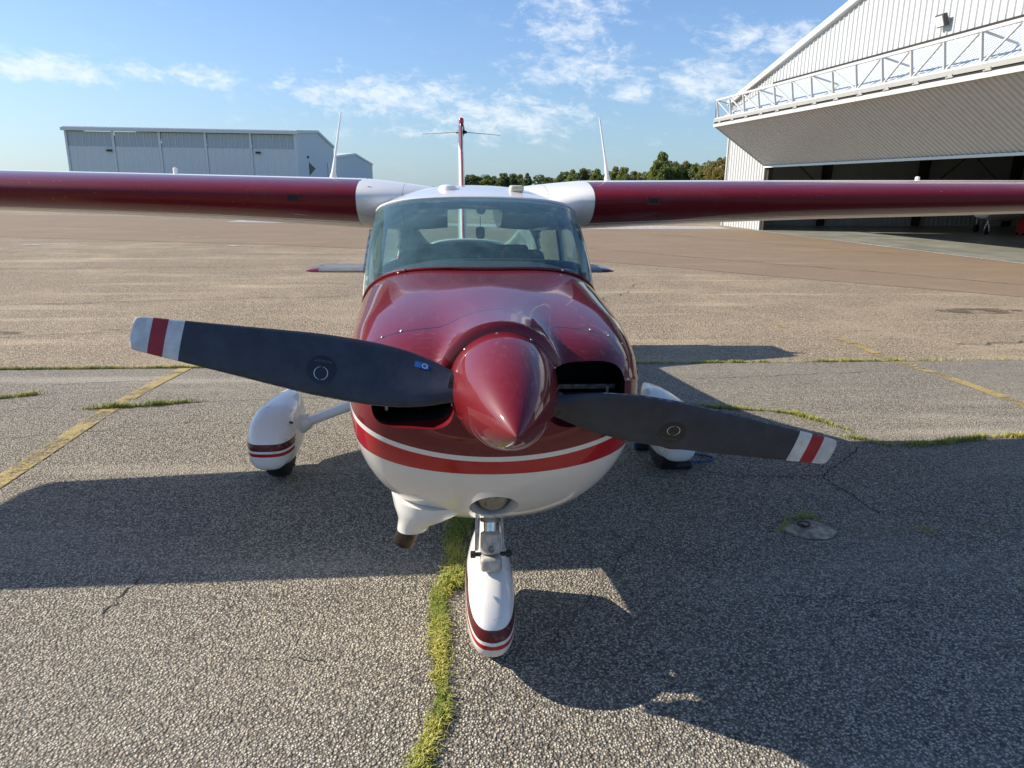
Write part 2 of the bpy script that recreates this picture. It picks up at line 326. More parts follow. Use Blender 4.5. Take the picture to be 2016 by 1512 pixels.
M['taxi'] = aggregate('taxiway_asphalt', (.16, .117, .078), (.45, .335, .225), 140, .003, (.31, .222, .143), .4)
M['gravel'] = aggregate('white_gravel', (.25, .24, .22), (.75, .72, .68), 12, .03, (.6, .58, .52), .2)
M['conc'] = mottled('concrete_floor', (.36, .36, .31), .32, 0, 0, .16, .8, .0, .5)
M['pad'] = mottled('pad_concrete', (.52, .44, .31), .9, 0, 0, .3, 22, .006)
def field_mat():
    m, t, b = principled('field_grass', (.1, .12, .03), .9); co = obco(t); n = t.noise(co, .03, 6, .6); n2 = t.noise(co, 1.5, 4, .6)
    c = t.mix(t.step(n, .35, .7), (.085, .11, .03), (.22, .19, .08)); t.link(t.mix(t.m('MULTIPLY', n2, .5), c, (.05, .07, .02)), b.inputs['Base Color']); return m
M['field'] = field_mat()
def worn_paint(name, col, amount):
    m = bpy.data.materials.new(name); m.use_nodes = True; t = NT(m.node_tree); out = t.n('OutputMaterial'); b = t.n('BsdfPrincipled'); b.inputs['Roughness'].default_value = .85
    co = obco(t); v = t.vor(co, 88); cs = t.n('SeparateColor'); t.link(v.outputs['Color'], cs.inputs[0])
    t.link(t.mix(cs.outputs[0], tuple(c * .45 for c in col), col), b.inputs['Base Color'])
    tr = t.n('BsdfTransparent'); mx = t.n('MixShader'); n = t.noise(co, 3.0, 6, .72); n2 = t.noise(co, 55, 2, .5)
    a = t.step(t.m('ADD', t.m('MULTIPLY', n, .75), t.m('MULTIPLY', n2, .25)), 1 - amount - .07, 1 - amount + .07)
    t.link(a, mx.inputs[0]); t.link(tr.outputs[0], mx.inputs[1]); t.link(b.outputs[0], mx.inputs[2]); t.link(mx.outputs[0], out.inputs[0]); return m
M['yellow'] = worn_paint('worn_yellow_paint', (.45, .34, .13), .53); M['yellow_thin'] = worn_paint('nearly_gone_yellow_paint', (.50, .42, .12), .42); M['whitemark'] = worn_paint('worn_white_paint', (.62, .60, .55), .5)
M['stain'] = worn_paint('oil_stain', (.17, .125, .08), .5)
def grass_mat():
    m, t, b = principled('grass_blades', (.1, .13, .02), .6, 0, 0, .3); co = obco(t)
    n = t.noise(co, 5, 3, .6); n2 = t.noise(co, 60, 2, .5)
    c = t.mix(t.step(n, .35, .68), (.20, .25, .04), (.47, .43, .09)); c = t.mix(t.m('MULTIPLY', t.step(n2, .5, .8), .6), c, (.66, .57, .27)); t.link(c, b.inputs['Base Color'])
    b.inputs['Transmission Weight'].default_value = 0; return m
M['grass'] = grass_mat(); M['crack'] = principled('crack_dark', (.012, .011, .010), .95)[0]
def leaf_mat(name, a, c):
    m, t, b = principled(name, a, .7, 0, 0, .2); co = obco(t); n = t.noise(co, .55, 4, .6); n2 = t.noise(co, 3.5, 2, .5)
    t.link(t.mix(t.step(n2, .35, .7), t.mix(t.step(n, .35, .65), a, c), tuple(q * .6 for q in a)), b.inputs['Base Color'])
    tl = t.n('BsdfTranslucent'); tl.inputs[0].default_value = (*[q * 1.5 for q in c], 1); mx = t.n('MixShader'); mx.inputs[0].default_value = .38; out = [n for n in t.t.nodes if n.bl_idname == 'ShaderNodeOutputMaterial'][0]
    t.link(b.outputs[0], mx.inputs[1]); t.link(tl.outputs[0], mx.inputs[2]); t.link(mx.outputs[0], out.inputs[0]); return m
LEAVES = [leaf_mat('leaf_green', (.13, .18, .05), (.21, .24, .07)), leaf_mat('leaf_olive', (.17, .185, .06), (.27, .25, .085)), leaf_mat('leaf_dark', (.09, .13, .05), (.14, .175, .065)), leaf_mat('leaf_autumn', (.19, .175, .055), (.30, .24, .08))]
M['bark'] = mottled('bark', (.10, .08, .06), .9, 0, 0, .3, 6)
M['rope'] = mottled('blue_rope', (.02, .10, .30), .7, 0, 0, .3, 120); M['chock'] = mottled('chock_rubber', (.012, .016, .028), .6, 0, 0, .3, 40)

# ------------------------------------------------------------------ ground, apron, taxiway
def sheet(name, pts, z, mat, label, kind='structure'):
    o = pyd(name, [(x, y, (zg(y) if z is None else z)) for x, y in pts], [tuple(range(len(pts)))], mat, None, 0)
    return tag(o, label, name.replace('_', ' ')[:20], kind=kind)
def row_sheet(name, ys, x0, x1, dz, mat, label, xs=None):
    v = []; f = []
    for y in ys: v += [(x0, y, zg(y) + dz), (x1, y, zg(y) + dz)]
    for i in range(len(ys) - 1): f.append((2 * i, 2 * i + 1, 2 * i + 3, 2 * i + 2))
    o = pyd(name, v, f, mat, None, 60); return tag(o, label, 'pavement', kind='structure')
g = pyd('ground', [(-3000, -3000, -.32), (3000, -3000, -.32), (3000, 3000, -.32), (-3000, 3000, -.32)], [(0, 1, 2, 3)], M['field'], None, 0); tag(g, 'flat grass field reaching to the horizon', 'ground', kind='structure')
JY = 5.85
apron = row_sheet('apron', [-40, -5, 0, 3.4] + [3.5 + .15 * i for i in range(1, 16)] + [JY], -60, 60, 0, M['apron'], 'grey chip seal parking apron under the airplane')
afar = row_sheet('apron_beyond', [JY + .012] + [5.9 + .15 * i for i in range(0, 12)] + [8, 20, 62], -90, 60, -.004, M['apron_far'], 'tan weathered apron beyond the grassy joint')
sheet('taxiway', [(40, -18), (20, 2.2), (16.5, 5.6), (10.95, 11.28), (9.25, 12.95), (7.3, 14.75), (5.4, 16.75), (3.6, 18.4), (0, 20.8), (-6, 23.5), (-16, 26.5), (-40, 30), (-88, 33), (-88, 52), (-40, 48), (-6, 43), (6, 39), (14.3, 37), (15.35, 33.9), (16.5, 18.2), (19, -18)], -.198, M['taxi'], 'smooth brown asphalt taxiway in front of the hangar')
sheet('gravel_strip', [(5.5, 33.6), (14.2, 34.9), (14.2, 37.2), (3.2, 38.2), (-12, 41), (-12, 38.6), (0, 36.2)], -.19, M['gravel'], 'white gravel strip beside the hangar corner')

# painted lines, worn marks, cracks (parts of the pavements)
def ribbon(name, pts, w, dz, mat, parent, jit=0):
    v = []; f = []; P = [Vector((x, y, 0)) for x, y in pts]
    Q = []
    for a, b in zip(P[:-1], P[1:]):
        n = max(1, int((b - a).length / .12))
        for k in range(n): Q.append(a.lerp(b, k / n))
    Q.append(P[-1])
    for i, q in enumerate(Q):
        d = (Q[min(i + 1, len(Q) - 1)] - Q[max(i - 1, 0)]).normalized(); s = Vector((-d.y, d.x, 0)); ww = w * (1 + rng.uniform(-jit, jit)) / 2
        off = s * rng.uniform(-jit, jit) * .012 if jit else Vector()
        for sg in (1, -1): p = q + off + s * ww * sg; v.append((p.x, p.y, zg(p.y) + dz))
    for i in range(len(Q) - 1): f.append((2 * i, 2 * i + 1, 2 * i + 3, 2 * i + 2))
    return pyd(name, v, f, mat, parent, 0)
ribbon('painted_line', [(-2.89, 1.2), (-2.89, 2.9), (-2.90, 4), (-2.95, JY - .03)], .13, .005, M['yellow'], apron)
ribbon('painted_line', [(4.62, 2.2), (4.78, 4.0), (4.95, JY - .03)], .13, .005, M['yellow'], apron)
ribbon('painted_line', [(4.97, JY + .05), (5.2, 7.2), (5.15, 7.5)], .13, .005, M['yellow'], afar)
ribbon('painted_line', [(4.76, 8.0), (4.72, 9.0), (4.77, 10.2), (4.65, 12.3)], .08, .005, M['yellow_thin'], afar)
ribbon('painted_line', [(-2.95, JY + .05), (-2.97, 7.5), (-3.0, 10)], .10, .005, M['yellow_thin'], afar)
ribbon('painted_line', [(2.0, 1.50), (2.6, 1.49), (3.1, 1.48)], .09, .005, M['yellow_thin'], apron)
for x, y, l in ((-13.1, 23.1, 1.6), (-9.9, 27.0, .9), (-7.0, 23.0, .8), (-16.2, 42, 1.6)): ribbon('painted_mark', [(x - l / 2, y), (x + l / 2, y + .1)], .35, .010, M['whitemark'], afar)
for x, y, rx, ry in ((8.9, 9.7, .75, .28), (-6.8, 8.2, .9, .2)):
    pyd('oil_stain', [(x + rx * math.cos(a) * (1 + .15 * math.sin(3 * a)), y + ry * math.sin(a), zg(y) + .006) for a in [R(15 * k) for k in range(24)]], [tuple(range(24))], M['stain'], afar, 0)
def wander(a, b, n, amp):
    a = Vector(a); b = Vector(b); d = b - a; s = Vector((-d.y, d.x)).normalized(); return [tuple(a + d * (k / n) + s * (rng.uniform(-amp, amp) if 0 < k < n else 0)) for k in range(n + 1)]
for a, b, n, w in (((1.42, 2.41), (1.66, 2.28), 4, .006), ((1.66, 2.28), (2.22, 2.25), 7, .006), ((2.22, 2.25), (2.75, 2.76), 6, .006), ((2.22, 2.25), (2.28, 1.7), 5, .006), ((-.96, .61), (-.63, .56), 4, .004), ((-1.62, .95), (-1.58, 1.25), 4, .006),
                   ((-3.87, 4.97), (-2.84, 5.16), 7, .010), ((-2.35, 4.16), (-1.2, 4.3), 9, .006), ((2.3, 4.9), (4.4, 5.2), 10, .008), ((1.3, .9), (2.1, .75), 6, .004), ((.25, .62), (.9, 1.6), 8, .003), ((2.4, 1.75), (3.4, 1.2), 8, .005), ((-3.6, 3.2), (-2.0, 3.6), 9, .005)):
    ribbon('crack', wander(a, b, n * 3, .018), w, .003, M['crack'], apron, .5)
for a, b, w in (((-14, 9.4), (-2, 11.6), .02), ((-20, 15), (-1, 17), .025), ((1.5, 9), (4, 13.5), .012), ((6.5, 7.0), (11, 7.4), .02), ((-9, 6.8), (-4, 8.6), .015), ((3.2, 24), (12.5, 13), .03), ((7, 34), (14.5, 20), .03), ((-30, 21), (-3, 20), .03)):
    ribbon('crack', wander(a, b, 24, .12), w, .010, M['crack'], afar, .5)

# grass in the pavement joints: nobody could count it
def grass_patch(lines, label, seed, name='grass'):
    r_ = random.Random(seed); v = []; f = []
    for pts, width, dens, hgt in lines:
        P = [Vector((x, y, 0)) for x, y in pts]
        for a, b in zip(P[:-1], P[1:]):
            L = (b - a).length; d = (b - a) / L; s = Vector((-d.y, d.x, 0)); gap = [r_.random() for _ in range(int(L / .35) + 2)]; clump = [r_.random() * (1 if gap[int(q * .06 / .35)] > .10 else .4) for q in range(int(L / .06) + 2)]
            for _ in range(int(L * dens)):
                u = r_.random() * L; c = clump[int(u / .06)]
                if r_.random() > .12 + .88 * c ** 1.5: continue
                q = a + d * (u + r_.gauss(0, .045)) + s * r_.gauss(0, width * (.3 + .3 * c)) * r_.uniform(.5, 1.5); h = hgt * (.45 + .7 * r_.random()) * (.6 + .6 * c); an = r_.random() * 6.283; ln = r_.uniform(.2, 1.25) * h
                w = Vector((math.cos(an + 1.57), math.sin(an + 1.57), 0)) * r_.uniform(.0012, .0024) * max(1, hgt / .045); z = zg(q.y)
                dv = Vector((math.cos(an), math.sin(an), 0)); p0 = Vector((q.x, q.y, z - .004)); p1 = p0 + dv * ln * .4 + Vector((0, 0, h * .65)); p2 = p0 + dv * ln + Vector((0, 0, h * (.9 - .35 * (ln / h - .2))))
                n = len(v); v += [p0 - w, p0 + w, p1 - w * .8, p1 + w * .8, p2]; f += [(n, n + 1, n + 3, n + 2), (n + 2, n + 3, n + 4)]
    o = pyd(name, v, f, M['grass'], None, 0, False); return tag(o, label, 'grass', kind='stuff')
cl = [(-.27, -.12), (-.25, .02), (-.215, .14), (-.18, .26), (-.188, .45), (-.20, .71), (-.205, .89), (-.205, 1.02)]
grass_patch([(cl, .030, 8500, .042), ([(-.15, 1.08), (-.128, 1.14), (-.13, 1.33), (-.135, 1.49), (-.10, 1.7), (-.08, 2.2)], .038, 9000, .06)], 'strip of yellowing grass growing in the crack beside the nose wheel', 1)
grass_patch([([(-6.5, JY), (-2.6, JY)], .026, 2400, .045)], 'grass along the pavement joint behind the left propeller blade', 2)
grass_patch([([(1.6, JY), (5.0, JY)], .020, 1500, .045), ([(5.0, JY), (10, JY)], .02, 350, .05)], 'grass along the pavement joint beyond the tail shadow', 3)
grass_patch([([(-3.15, 3.98), (-2.69, 4.06), (-2.32, 4.18)], .028, 2600, .055)], 'short grass tufts crossing the left yellow line', 4)
grass_patch([([(-4.6, 4.35), (-3.99, 4.4), (-3.78, 4.53)], .028, 2600, .055)], 'small grass tuft at the left picture edge', 5)
grass_patch([([(1.75, 3.83), (2.02, 3.76), (2.42, 3.66), (2.63, 3.55), (2.77, 3.32), (2.89, 3.09)], .03, 2800, .05)], 'curved grassy crack beyond the right propeller blade', 6)
grass_patch([([(2.75, 3.0), (3.02, 2.77), (3.34, 2.79), (3.78, 2.9), (4.01, 2.92), (4.5, 2.8)], .03, 2400, .05)], 'grassy crack along the wing shadow edge at right', 7)
grass_patch([([(1.62, 1.53), (1.68, 1.60), (1.80, 1.66), (1.9, 1.62)], .022, 2600, .045)], 'dry grass around the tie-down pad', 8)

# ------------------------------------------------------------------ the airplane
plane = empty('airplane', (0, 0, 0)); tag(plane, 'maroon and white high-wing single-engine airplane parked nose-on in the foreground', 'airplane')
ZH = 1.240
def sgnpow(v, e): return math.copysign(abs(v) ** e, v)
# cowling: y, half width, top, bottom, z of max width, exponent top, exponent bottom
COWL = pchip([(.035, .275, 1.292, 1.075, 1.19, 2.3, 2.2), (.05, .318, 1.312, 1.040, 1.185, 2.5, 2.3), (.075, .354, 1.330, .985, 1.175, 2.7, 2.35), (.11, .386, 1.346, .925, 1.165, 2.9, 2.4), (.16, .415, 1.361, .862, 1.155, 3.1, 2.45),
              (.22, .435, 1.373, .800, 1.15, 3.2, 2.5), (.30, .452, 1.385, .730, 1.145, 3.3, 2.5), (.40, .466, 1.397, .665, 1.14, 3.4, 2.5), (.50, .477, 1.407, .615, 1.135, 3.5, 2.5), (.62, .487, 1.417, .580, 1.13, 3.5, 2.5), (.80, .500, 1.430, .560, 1.12, 3.5, 2.5), (1.02, .516, 1.446, .552, 1.11, 3.4, 2.6), (1.3, .538, 1.462, .54, 1.09, 3.2, 2.6), (1.66, .562, 1.47, .52, 1.07, 3.0, 2.6)])
def deck_z(x, y):
    w, zt, zb, zm, et, eb = COWL(y); q = min(1, abs(x) / w); return zm + (zt - zm) * (1 - q ** et) ** (1 / et)
def cowl_ring(y, n=112):
    w, zt, zb, zm, et, eb = COWL(y); ring = []
    hr = .176 + .25 * max(0, y - .05); hc = ZH + .176 + .05 * max(0, min(y, .6) - .05) - hr; hump = max(0, min(1, 1 - (y - .50) / .50)); hump = hump * hump * (3 - 2 * hump)
    for k in range(n):
        a = 2 * math.pi * k / n; c, s = math.cos(a), math.sin(a); e = et if s > 0 else eb
        x = w * sgnpow(c, 2 / e); z = zm + ((zt - zm) if s > 0 else (zm - zb)) * sgnpow(s, 2 / e)
        if s > 0:
            hz = hc + (math.sqrt(max(0, hr * hr - x * x)) if abs(x) < hr else 0)
            hz = z + (hz - z) * hump; kk = (.026 + .09 * max(0, y - .08)) * max(hump, 1e-4); hh = max(0, min(1, .5 + .5 * (hz - z) / kk)); z = z * (1 - hh) + hz * hh + kk * hh * (1 - hh)
        ring.append((x, y, z))
    return ring
def build_cowling():
    ys = [.035, .042, .05, .06, .075, .09, .11, .135, .16, .19, .22, .26, .30, .35, .40, .45, .5, .56, .62, .7, .8, .9, 1.0, 1.06]
    r0 = cowl_ring(.035); rings = []
    for f_, y in ((.62, .022), (.85, .022), (.95, .026)): rings.append([(p[0] * f_, y, ZH - .03 + (p[2] - (ZH - .03)) * f_) for p in r0])
    rings += [cowl_ring(y) for y in ys]
    o = MB().rings(rings).ob('cowling', [M['cowl'], M['dark'], M['maroon'], M['white']], plane, 0)
    cut = []
    for s in (-1, 1):                                    # engine air inlets: rounded slots with a dark back
        pts = []; x0, x1, z0, z1 = .135, .362, 1.118, 1.296
        for k in range(40):
            a = 2 * math.pi * k / 40; e = 3.6; px = (x0 + x1) / 2 + (x1 - x0) / 2 * sgnpow(math.cos(a), 2 / e); pz = (z0 + z1) / 2 + (z1 - z0) / 2 * sgnpow(math.sin(a), 2 / e)
            pts.append((s * px, pz - .10 * max(0, px - .26)))
        rs = [[((s * .25) + (x - s * .25) * q, y, 1.205 + (z - 1.205) * q) for x, z in pts] for y, q in ((-.1, 1.16), (.035, 1.06), (.06, 1.01), (.09, 1.0), (.36, 1.02))]
        c = MB().rings(rs).ob('cut', None, None, 0); c.data.materials.append(M['maroon']); c.data.materials.append(M['dark'])
        for pg in c.data.polygons:
            if pg.center.y > .12: pg.material_index = 1
        cut.append(c)
    ax = Vector((0, -1, -.14)).normalized(); c0 = Vector((-.004, .40, .779))
    c = MB().tube([c0, c0 + ax * .06, c0 + ax * .16, c0 + ax * .5], [.062, .066, .083, .12], 40).ob('cut', M['white'], None, 0); cut.append(c)
    boolean(o, cut); return o
cowling = build_cowling()
# inside the inlets: baffle and cylinder fins
for s in (-1, 1):
    MB().box((s * .265, .16, 1.198), (.17, .012, .014)).ob('baffle', M['steel'], cowling)
    MB().box((s * .26, .20, 1.155), (.16, .02, .03)).ob('baffle', M['blackpart'], cowling)
    MB().tube([(s * .22, .20, 1.13), (s * .30, .26, 1.14), (s * .33, .32, 1.15)], .018, 12).ob('intake_tube', M['blackpart'], cowling)
    MB().bar((s * .325, .15, 1.135), (s * .325, .16, 1.20), .008, .02).ob('bracket', M['steel'], cowling)
for a in (24, 36, 48, 60, 120, 132, 144, 156, 8, 172, -8, 188):
    p_ = cowl_ring(.225, 360)[a % 360]; disc('fastener', p_, (p_[0], -.12, p_[2] - 1.1), [(-.004, .0055), (.0012, .0055), (.002, .003)], M['steel'], cowling, 10)
# landing light in its chin recess
lax = Vector((0, -1, -.14)).normalized(); lc = Vector((-.004, .366, .781))
ll = disc('landing_light', lc, lax, [(0, .060), (.03, .060), (.034, .056), (.034, .01)], M['blackpart'], plane)
disc('lens', lc, lax, [(.03, .055), (.040, .053), (.046, .038), (.05, .012), (.0505, .001)], M['lens'], ll)
disc('bulb_shield', lc, lax, [(.05, .012), (.053, .010), (.054, .002)], M['steel'], ll, 16)
# spinner, ogive
SP = [(y * 1.115 + .03, r_) for y, r_ in [(.012, .146), (.0, .150), (-.02, .1495), (-.06, .1455), (-.10, .1385), (-.14, .129), (-.18, .117), (-.22, .103), (-.26, .086), (-.30, .0655), (-.33, .047), (-.355, .030), (-.372, .017), (-.383, .008), (-.389, .002)]]
spinner = MB().rings(lathe([(.038, .10), (.035, .145)] + SP[1:], 72, cx=.006, cz=ZH)).ob('spinner', M['spinner'], plane, 40)
MB().rings(lathe([(.046, .138), (.046, .146), (.036, .146), (.036, .138)], 64, cx=.006, cz=ZH)).ob('backplate', M['steel'], spinner)
for a in (20, 60, 97, 135, 165, 200, 240, 285, 330):
    ca, sa = math.cos(R(a)), math.sin(R(a)); disc('screw', (.006 + .1485 * ca, .012, ZH + .1485 * sa), (ca, -.05, sa), [(0, .0042), (.0018, .0042), (.003, .002)], M['screw'], spinner, 10)
# propeller
PHI = R(10.84); CH = pchip([(.09, .080, 44, .040), (.13, .088, 40, .036), (.2, .130, 33, .026), (.28, .160, 27, .020), (.37, .172, 23.5, .016), (.48, .168, 20.5, .0135), (.6, .150, 18, .011), (.7, .132, 16.5, .0095), (.8, .115, 15.5, .008), (.9, .098, 14.5, .0065), (.945, .090, 14, .006), (.957, .084, 14, .005), (.963, .074, 14, .0045), (.965, .056, 14, .004)])
def blade_fn(sgn):
    er = Vector((-math.cos(PHI), 0, math.sin(PHI))) * sgn; tg = Vector((-math.sin(PHI), 0, -math.cos(PHI))) * sgn; fw = Vector((0, -1, 0)); O = Vector((.004, -.045, 1.229))
    def S(r_, v, side=1, lift=0):
        c, be, th = CH(r_); c *= .96; be = R(be); cd = tg * math.cos(be) + fw * math.sin(be); nn = fw * math.cos(be) - tg * math.sin(be)
        q = max(0, 1 - (2 * v) ** 2); prof = (q ** .5) * (.75 + .5 * v) if side > 0 else -(q ** .5) * .18
        return O + er * (r_ * .985) + cd * (v * c) + nn * (th * prof + lift)
    return S
propeller = empty('propeller', (0, 0, 0), 0, plane)
for sgn in (1, -1):
    S = blade_fn(sgn)
    def seg(name, r0, r1, mat, par, n):
        rs = []
        for i in range(n + 1):
            r_ = r0 + (r1 - r0) * i / n; vs = [-.5 * math.cos(math.pi * k / 14) for k in range(15)]
            rs.append([S(r_, v, 1) for v in vs] + [S(r_, v, -1) for v in vs[-2:0:-1]])
        return MB().rings(rs).ob(name, mat, par, 50)
    bl = seg('blade', .085, .842, M['prop'], propeller, 40)
    seg('tip_band', .842, .881, M['band_white'], bl, 4); seg('tip_band', .881, .919, M['band_red'], bl, 4); seg('tip_band', .919, .965, M['band_white'], bl, 10)
    v_ = []; f__ = []
    for i in range(41):
        r_ = .24 + .60 * i / 40; k_ = .018 * min(1, i / 12)
        for v in (.500 - k_, .5): v_.append(S(r_, v, 1, .0007))
    for i in range(40): f__.append((2 * i, 2 * i + 1, 2 * i + 3, 2 * i + 2))
    pyd('leading_edge', v_, f__, M['worn_edge'], bl, 0)
    def patch(name, rc, vc, fn, mat, lift):              # decals that follow the blade surface; fn gives rings of (dr, dchord) in metres
        rs = [[S(rc + a, vc + b / CH(rc + a)[0], 1, lift) for a, b in ring] for ring in fn]
        return MB().rings(rs, False).ob(name, mat, bl, 60, True)
    circ = lambda q, n=36: [(q * math.cos(2 * math.pi * k / n), q * math.sin(2 * math.pi * k / n)) for k in range(n)]
    vc = .08 if sgn > 0 else -.12
    patch('decal', .485, vc, [circ(.0385), circ(.03), circ(.018), circ(.004)], M['decal'], .0008)
    oy = .010 if sgn > 0 else .009; arc = [(k * .0172 + (0)) for k in range(1)]
    def ringarc(a0, a1, r0, r1, n=30):
        v = []; f = []
        for i in range(n + 1):
            a = R(a0 + (a1 - a0) * i / n); k = math.sin(math.pi * i / n); rm = (r0 + r1) / 2; hw = (r1 - r0) / 2 * (.25 + .75 * k)
            for q in (rm - hw, rm + hw): v.append(S(.485 + q * math.cos(a), vc + (oy + q * math.sin(a)) / .168, 1, .0016))
        for i in range(n): f.append((2 * i, 2 * i + 1, 2 * i + 3, 2 * i + 2))
        pyd('decal_ring', v, f, M['decal_ring'], bl, 0)
    ringarc(95, 265, .0165, .0182); ringarc(-80, 85, .0165, .0182)
    # maker's name on the decal, dark grey on black
    cu_ = bpy.data.curves.new('lettering', 'FONT'); cu_.body = 'McCAULEY'; cu_.size = .0095; cu_.align_x = 'CENTER'; cu_.extrude = 0
    to = bpy.data.objects.new('lettering', cu_); C.objects.link(to); dg = bpy.context.evaluated_depsgraph_get(); me = bpy.data.meshes.new_from_object(to.evaluated_get(dg)); bpy.data.objects.remove(to)
    for vt in me.vertices:
        vt.co = S(.485 + vt.co.x, vc + (-.026 + vt.co.y) / .168, 1, .0016)
    mobj('lettering', me, M['decal_text'], bl)
    if sgn > 0:
        st = patch('sticker', .232, -.30, [[(-.019, -.009), (.019, -.009), (.019, .009), (-.019, .009)], [(-.001, -.001), (.001, -.001), (.001, .001), (-.001, .001)]], M['sticker'], .0009)
        patch('sticker_mark', .224, -.30, [[(q * math.cos(a), q * math.sin(a)) for a in [R(20 * k) for k in range(18)]] for q in (.0075, .0055)], M['sticker_pale'], .0016)
    # dark blade root opening in the spinner
    er = Vector((-math.cos(PHI), 0, math.sin(PHI))) * sgn
    disc('root_collar', Vector((.004, -.04, 1.231)) + er * .118, er, [(0, .034), (.035, .034), (.036, .01)], M['blackpart'], propeller, 24)

# fuselage: cabin and tail. one grid, windows are taken out of it and become panes
FUS = pchip([  # y, w waist, z bottom, z waist, w sill, z sill, w wtop, z wtop, z top
    (1.60, .556, .53, 1.03, .548, 1.265, .505, 1.58, 1.70), (2.0, .585, .49, 1.0, .57, 1.25, .520, 1.59, 1.765), (2.6, .600, .465, .98, .585, 1.24, .530, 1.59, 1.775), (3.1, .580, .48, .99, .562, 1.235, .500, 1.56, 1.74),
    (3.5, .530, .52, 1.0, .505, 1.23, .430, 1.49, 1.62), (3.9, .470, .575, 1.01, .44, 1.215, .34, 1.34, 1.43), (4.3, .412, .625, 1.03, .375, 1.20, .27, 1.265, 1.31), (5.0, .325, .70, 1.05, .285, 1.175, .20, 1.225, 1.26), (6.0, .215, .80, 1.07, .185, 1.15, .13, 1.185, 1.21), (7.0, .12, .885, 1.08, .10, 1.125, .07, 1.145, 1.16), (7.9, .05, .96, 1.09, .04, 1.11, .03, 1.12, 1.125)])
def fus_sec(y):
    w, zb, zw, ws, zs, wt, zt_, ztop = FUS(y); P = []
    for k in range(11): a = math.pi / 2 * k / 10; P.append((w * math.sin(a) ** (2 / 2.7), zw - (zw - zb) * math.cos(a) ** (2 / 2.7)))
    for k in range(1, 5): q = k / 4; P.append((w + (ws - w) * q * q, zw + (zs - zw) * q))
    for k in range(1, 9): q = k / 8; P.append((ws + (wt - ws) * (q * .8 + .2 * q * q), zs + (zt_ - zs) * q))
    for k in range(1, 11): a = math.pi / 2 * k / 10; P.append((wt * math.cos(a) ** (2 / 2.3), zt_ + (ztop - zt_) * math.sin(a) ** (2 / 2.3)))
    return P                                            # 33 points, 0..10 bottom, 14 sill, 22 window top, 32 crown
def build_fuselage():
    ys = [1.62 + .045 * i for i in range(0, 64)] + [4.5 + .2 * i for i in range(18)]
    half = [fus_sec(y) for y in ys]; n = 64; v = []
    for y, P in zip(ys, half):
        ring = [(x, y, z) for x, z in P] + [(-x, y, z) for x, z in P[-2:0:-1]]
        v += ring
    shell = []; side = {}; rear = []; front = []
    for i in range(len(ys) - 1):
        ym = (ys[i] + ys[i + 1]) / 2
        for j in range(n):
            k = (j + 1) % n; fc = (i * n + j, i * n + k, (i + 1) * n + k, (i + 1) * n + j)
            jj = j if j < 32 else 63 - j; sg = 1 if j < 32 else -1
            vr = (jj - 14) / 8                          # 0 sill .. 1 window top
            if jj >= 14 and ym < 1.62 + .42 * min(1, max(0, vr)) ** .9: continue      # open for the windshield
            if jj >= 22 and ym < 2.11: continue
            if 15 <= jj < 21 and 1.62 + .42 * max(0, vr) + .06 < ym < 2.62: side.setdefault((sg, 0), []).append(fc); continue
            if 15 <= jj < 21 and 2.72 + .0 * vr < ym < 3.42 - .22 * vr: side.setdefault((sg, 1), []).append(fc); continue
            if jj >= 22 and 3.48 < ym < 4.10 and abs(jj - 32) <= 9 : rear.append(fc); continue
            shell.append(fc)
    o = pyd('fuselage', v, shell, [M['cowl'], M['cabin']], plane, 40)
    md = o.modifiers.new('thickness', 'SOLIDIFY'); md.thickness = .022; md.offset = -1; md.material_offset = 1; md.material_offset_rim = 0
    bm = bmesh.new(); bm.from_mesh(o.data); bmesh.ops.delete(bm, geom=[q for q in bm.verts if not q.link_faces], context='VERTS'); bm.to_mesh(o.data); bm.free()
    def pane(name, faces, par):
        idx = sorted({a for fc in faces for a in fc}); mp = {a: b for b, a in enumerate(idx)}
        vv = [Vector(v[a]) for a in idx]; vv = [Vector((p.x * .992, p.y, 1.2 + (p.z - 1.2) * .992)) for p in vv]
        return pyd(name, vv, [tuple(mp[a] for a in fc) for fc in faces], M['sideglass'], par, 60)
    for key, fs in side.items(): pane('side_window', fs, plane)
    pane('rear_window', rear, plane)
    return o
fuselage = build_fuselage()
# forward deck between cowl joint and windshield: continues the cowling skin
deck = MB().rings([cowl_ring(y) for y in [1.064 + .04 * i for i in range(16)]], False).ob('forward_fuselage', M['cowl'], plane, 40)
bm = bmesh.new(); bm.from_mesh(deck.data)
def inside_cabin(p):
    q = min(1, (abs(p.x) / .541) ** (1 / .95)); c = math.sqrt(max(0, 1 - q * q)); return p.z > 1.2 and abs(p.x) < .52 and p.y > 1.60 - .585 * c ** .72 + .03
bmesh.ops.delete(bm, geom=[f for f in bm.faces if inside_cabin(f.calc_center_median())], context='FACES'); bm.to_mesh(deck.data); bm.free()
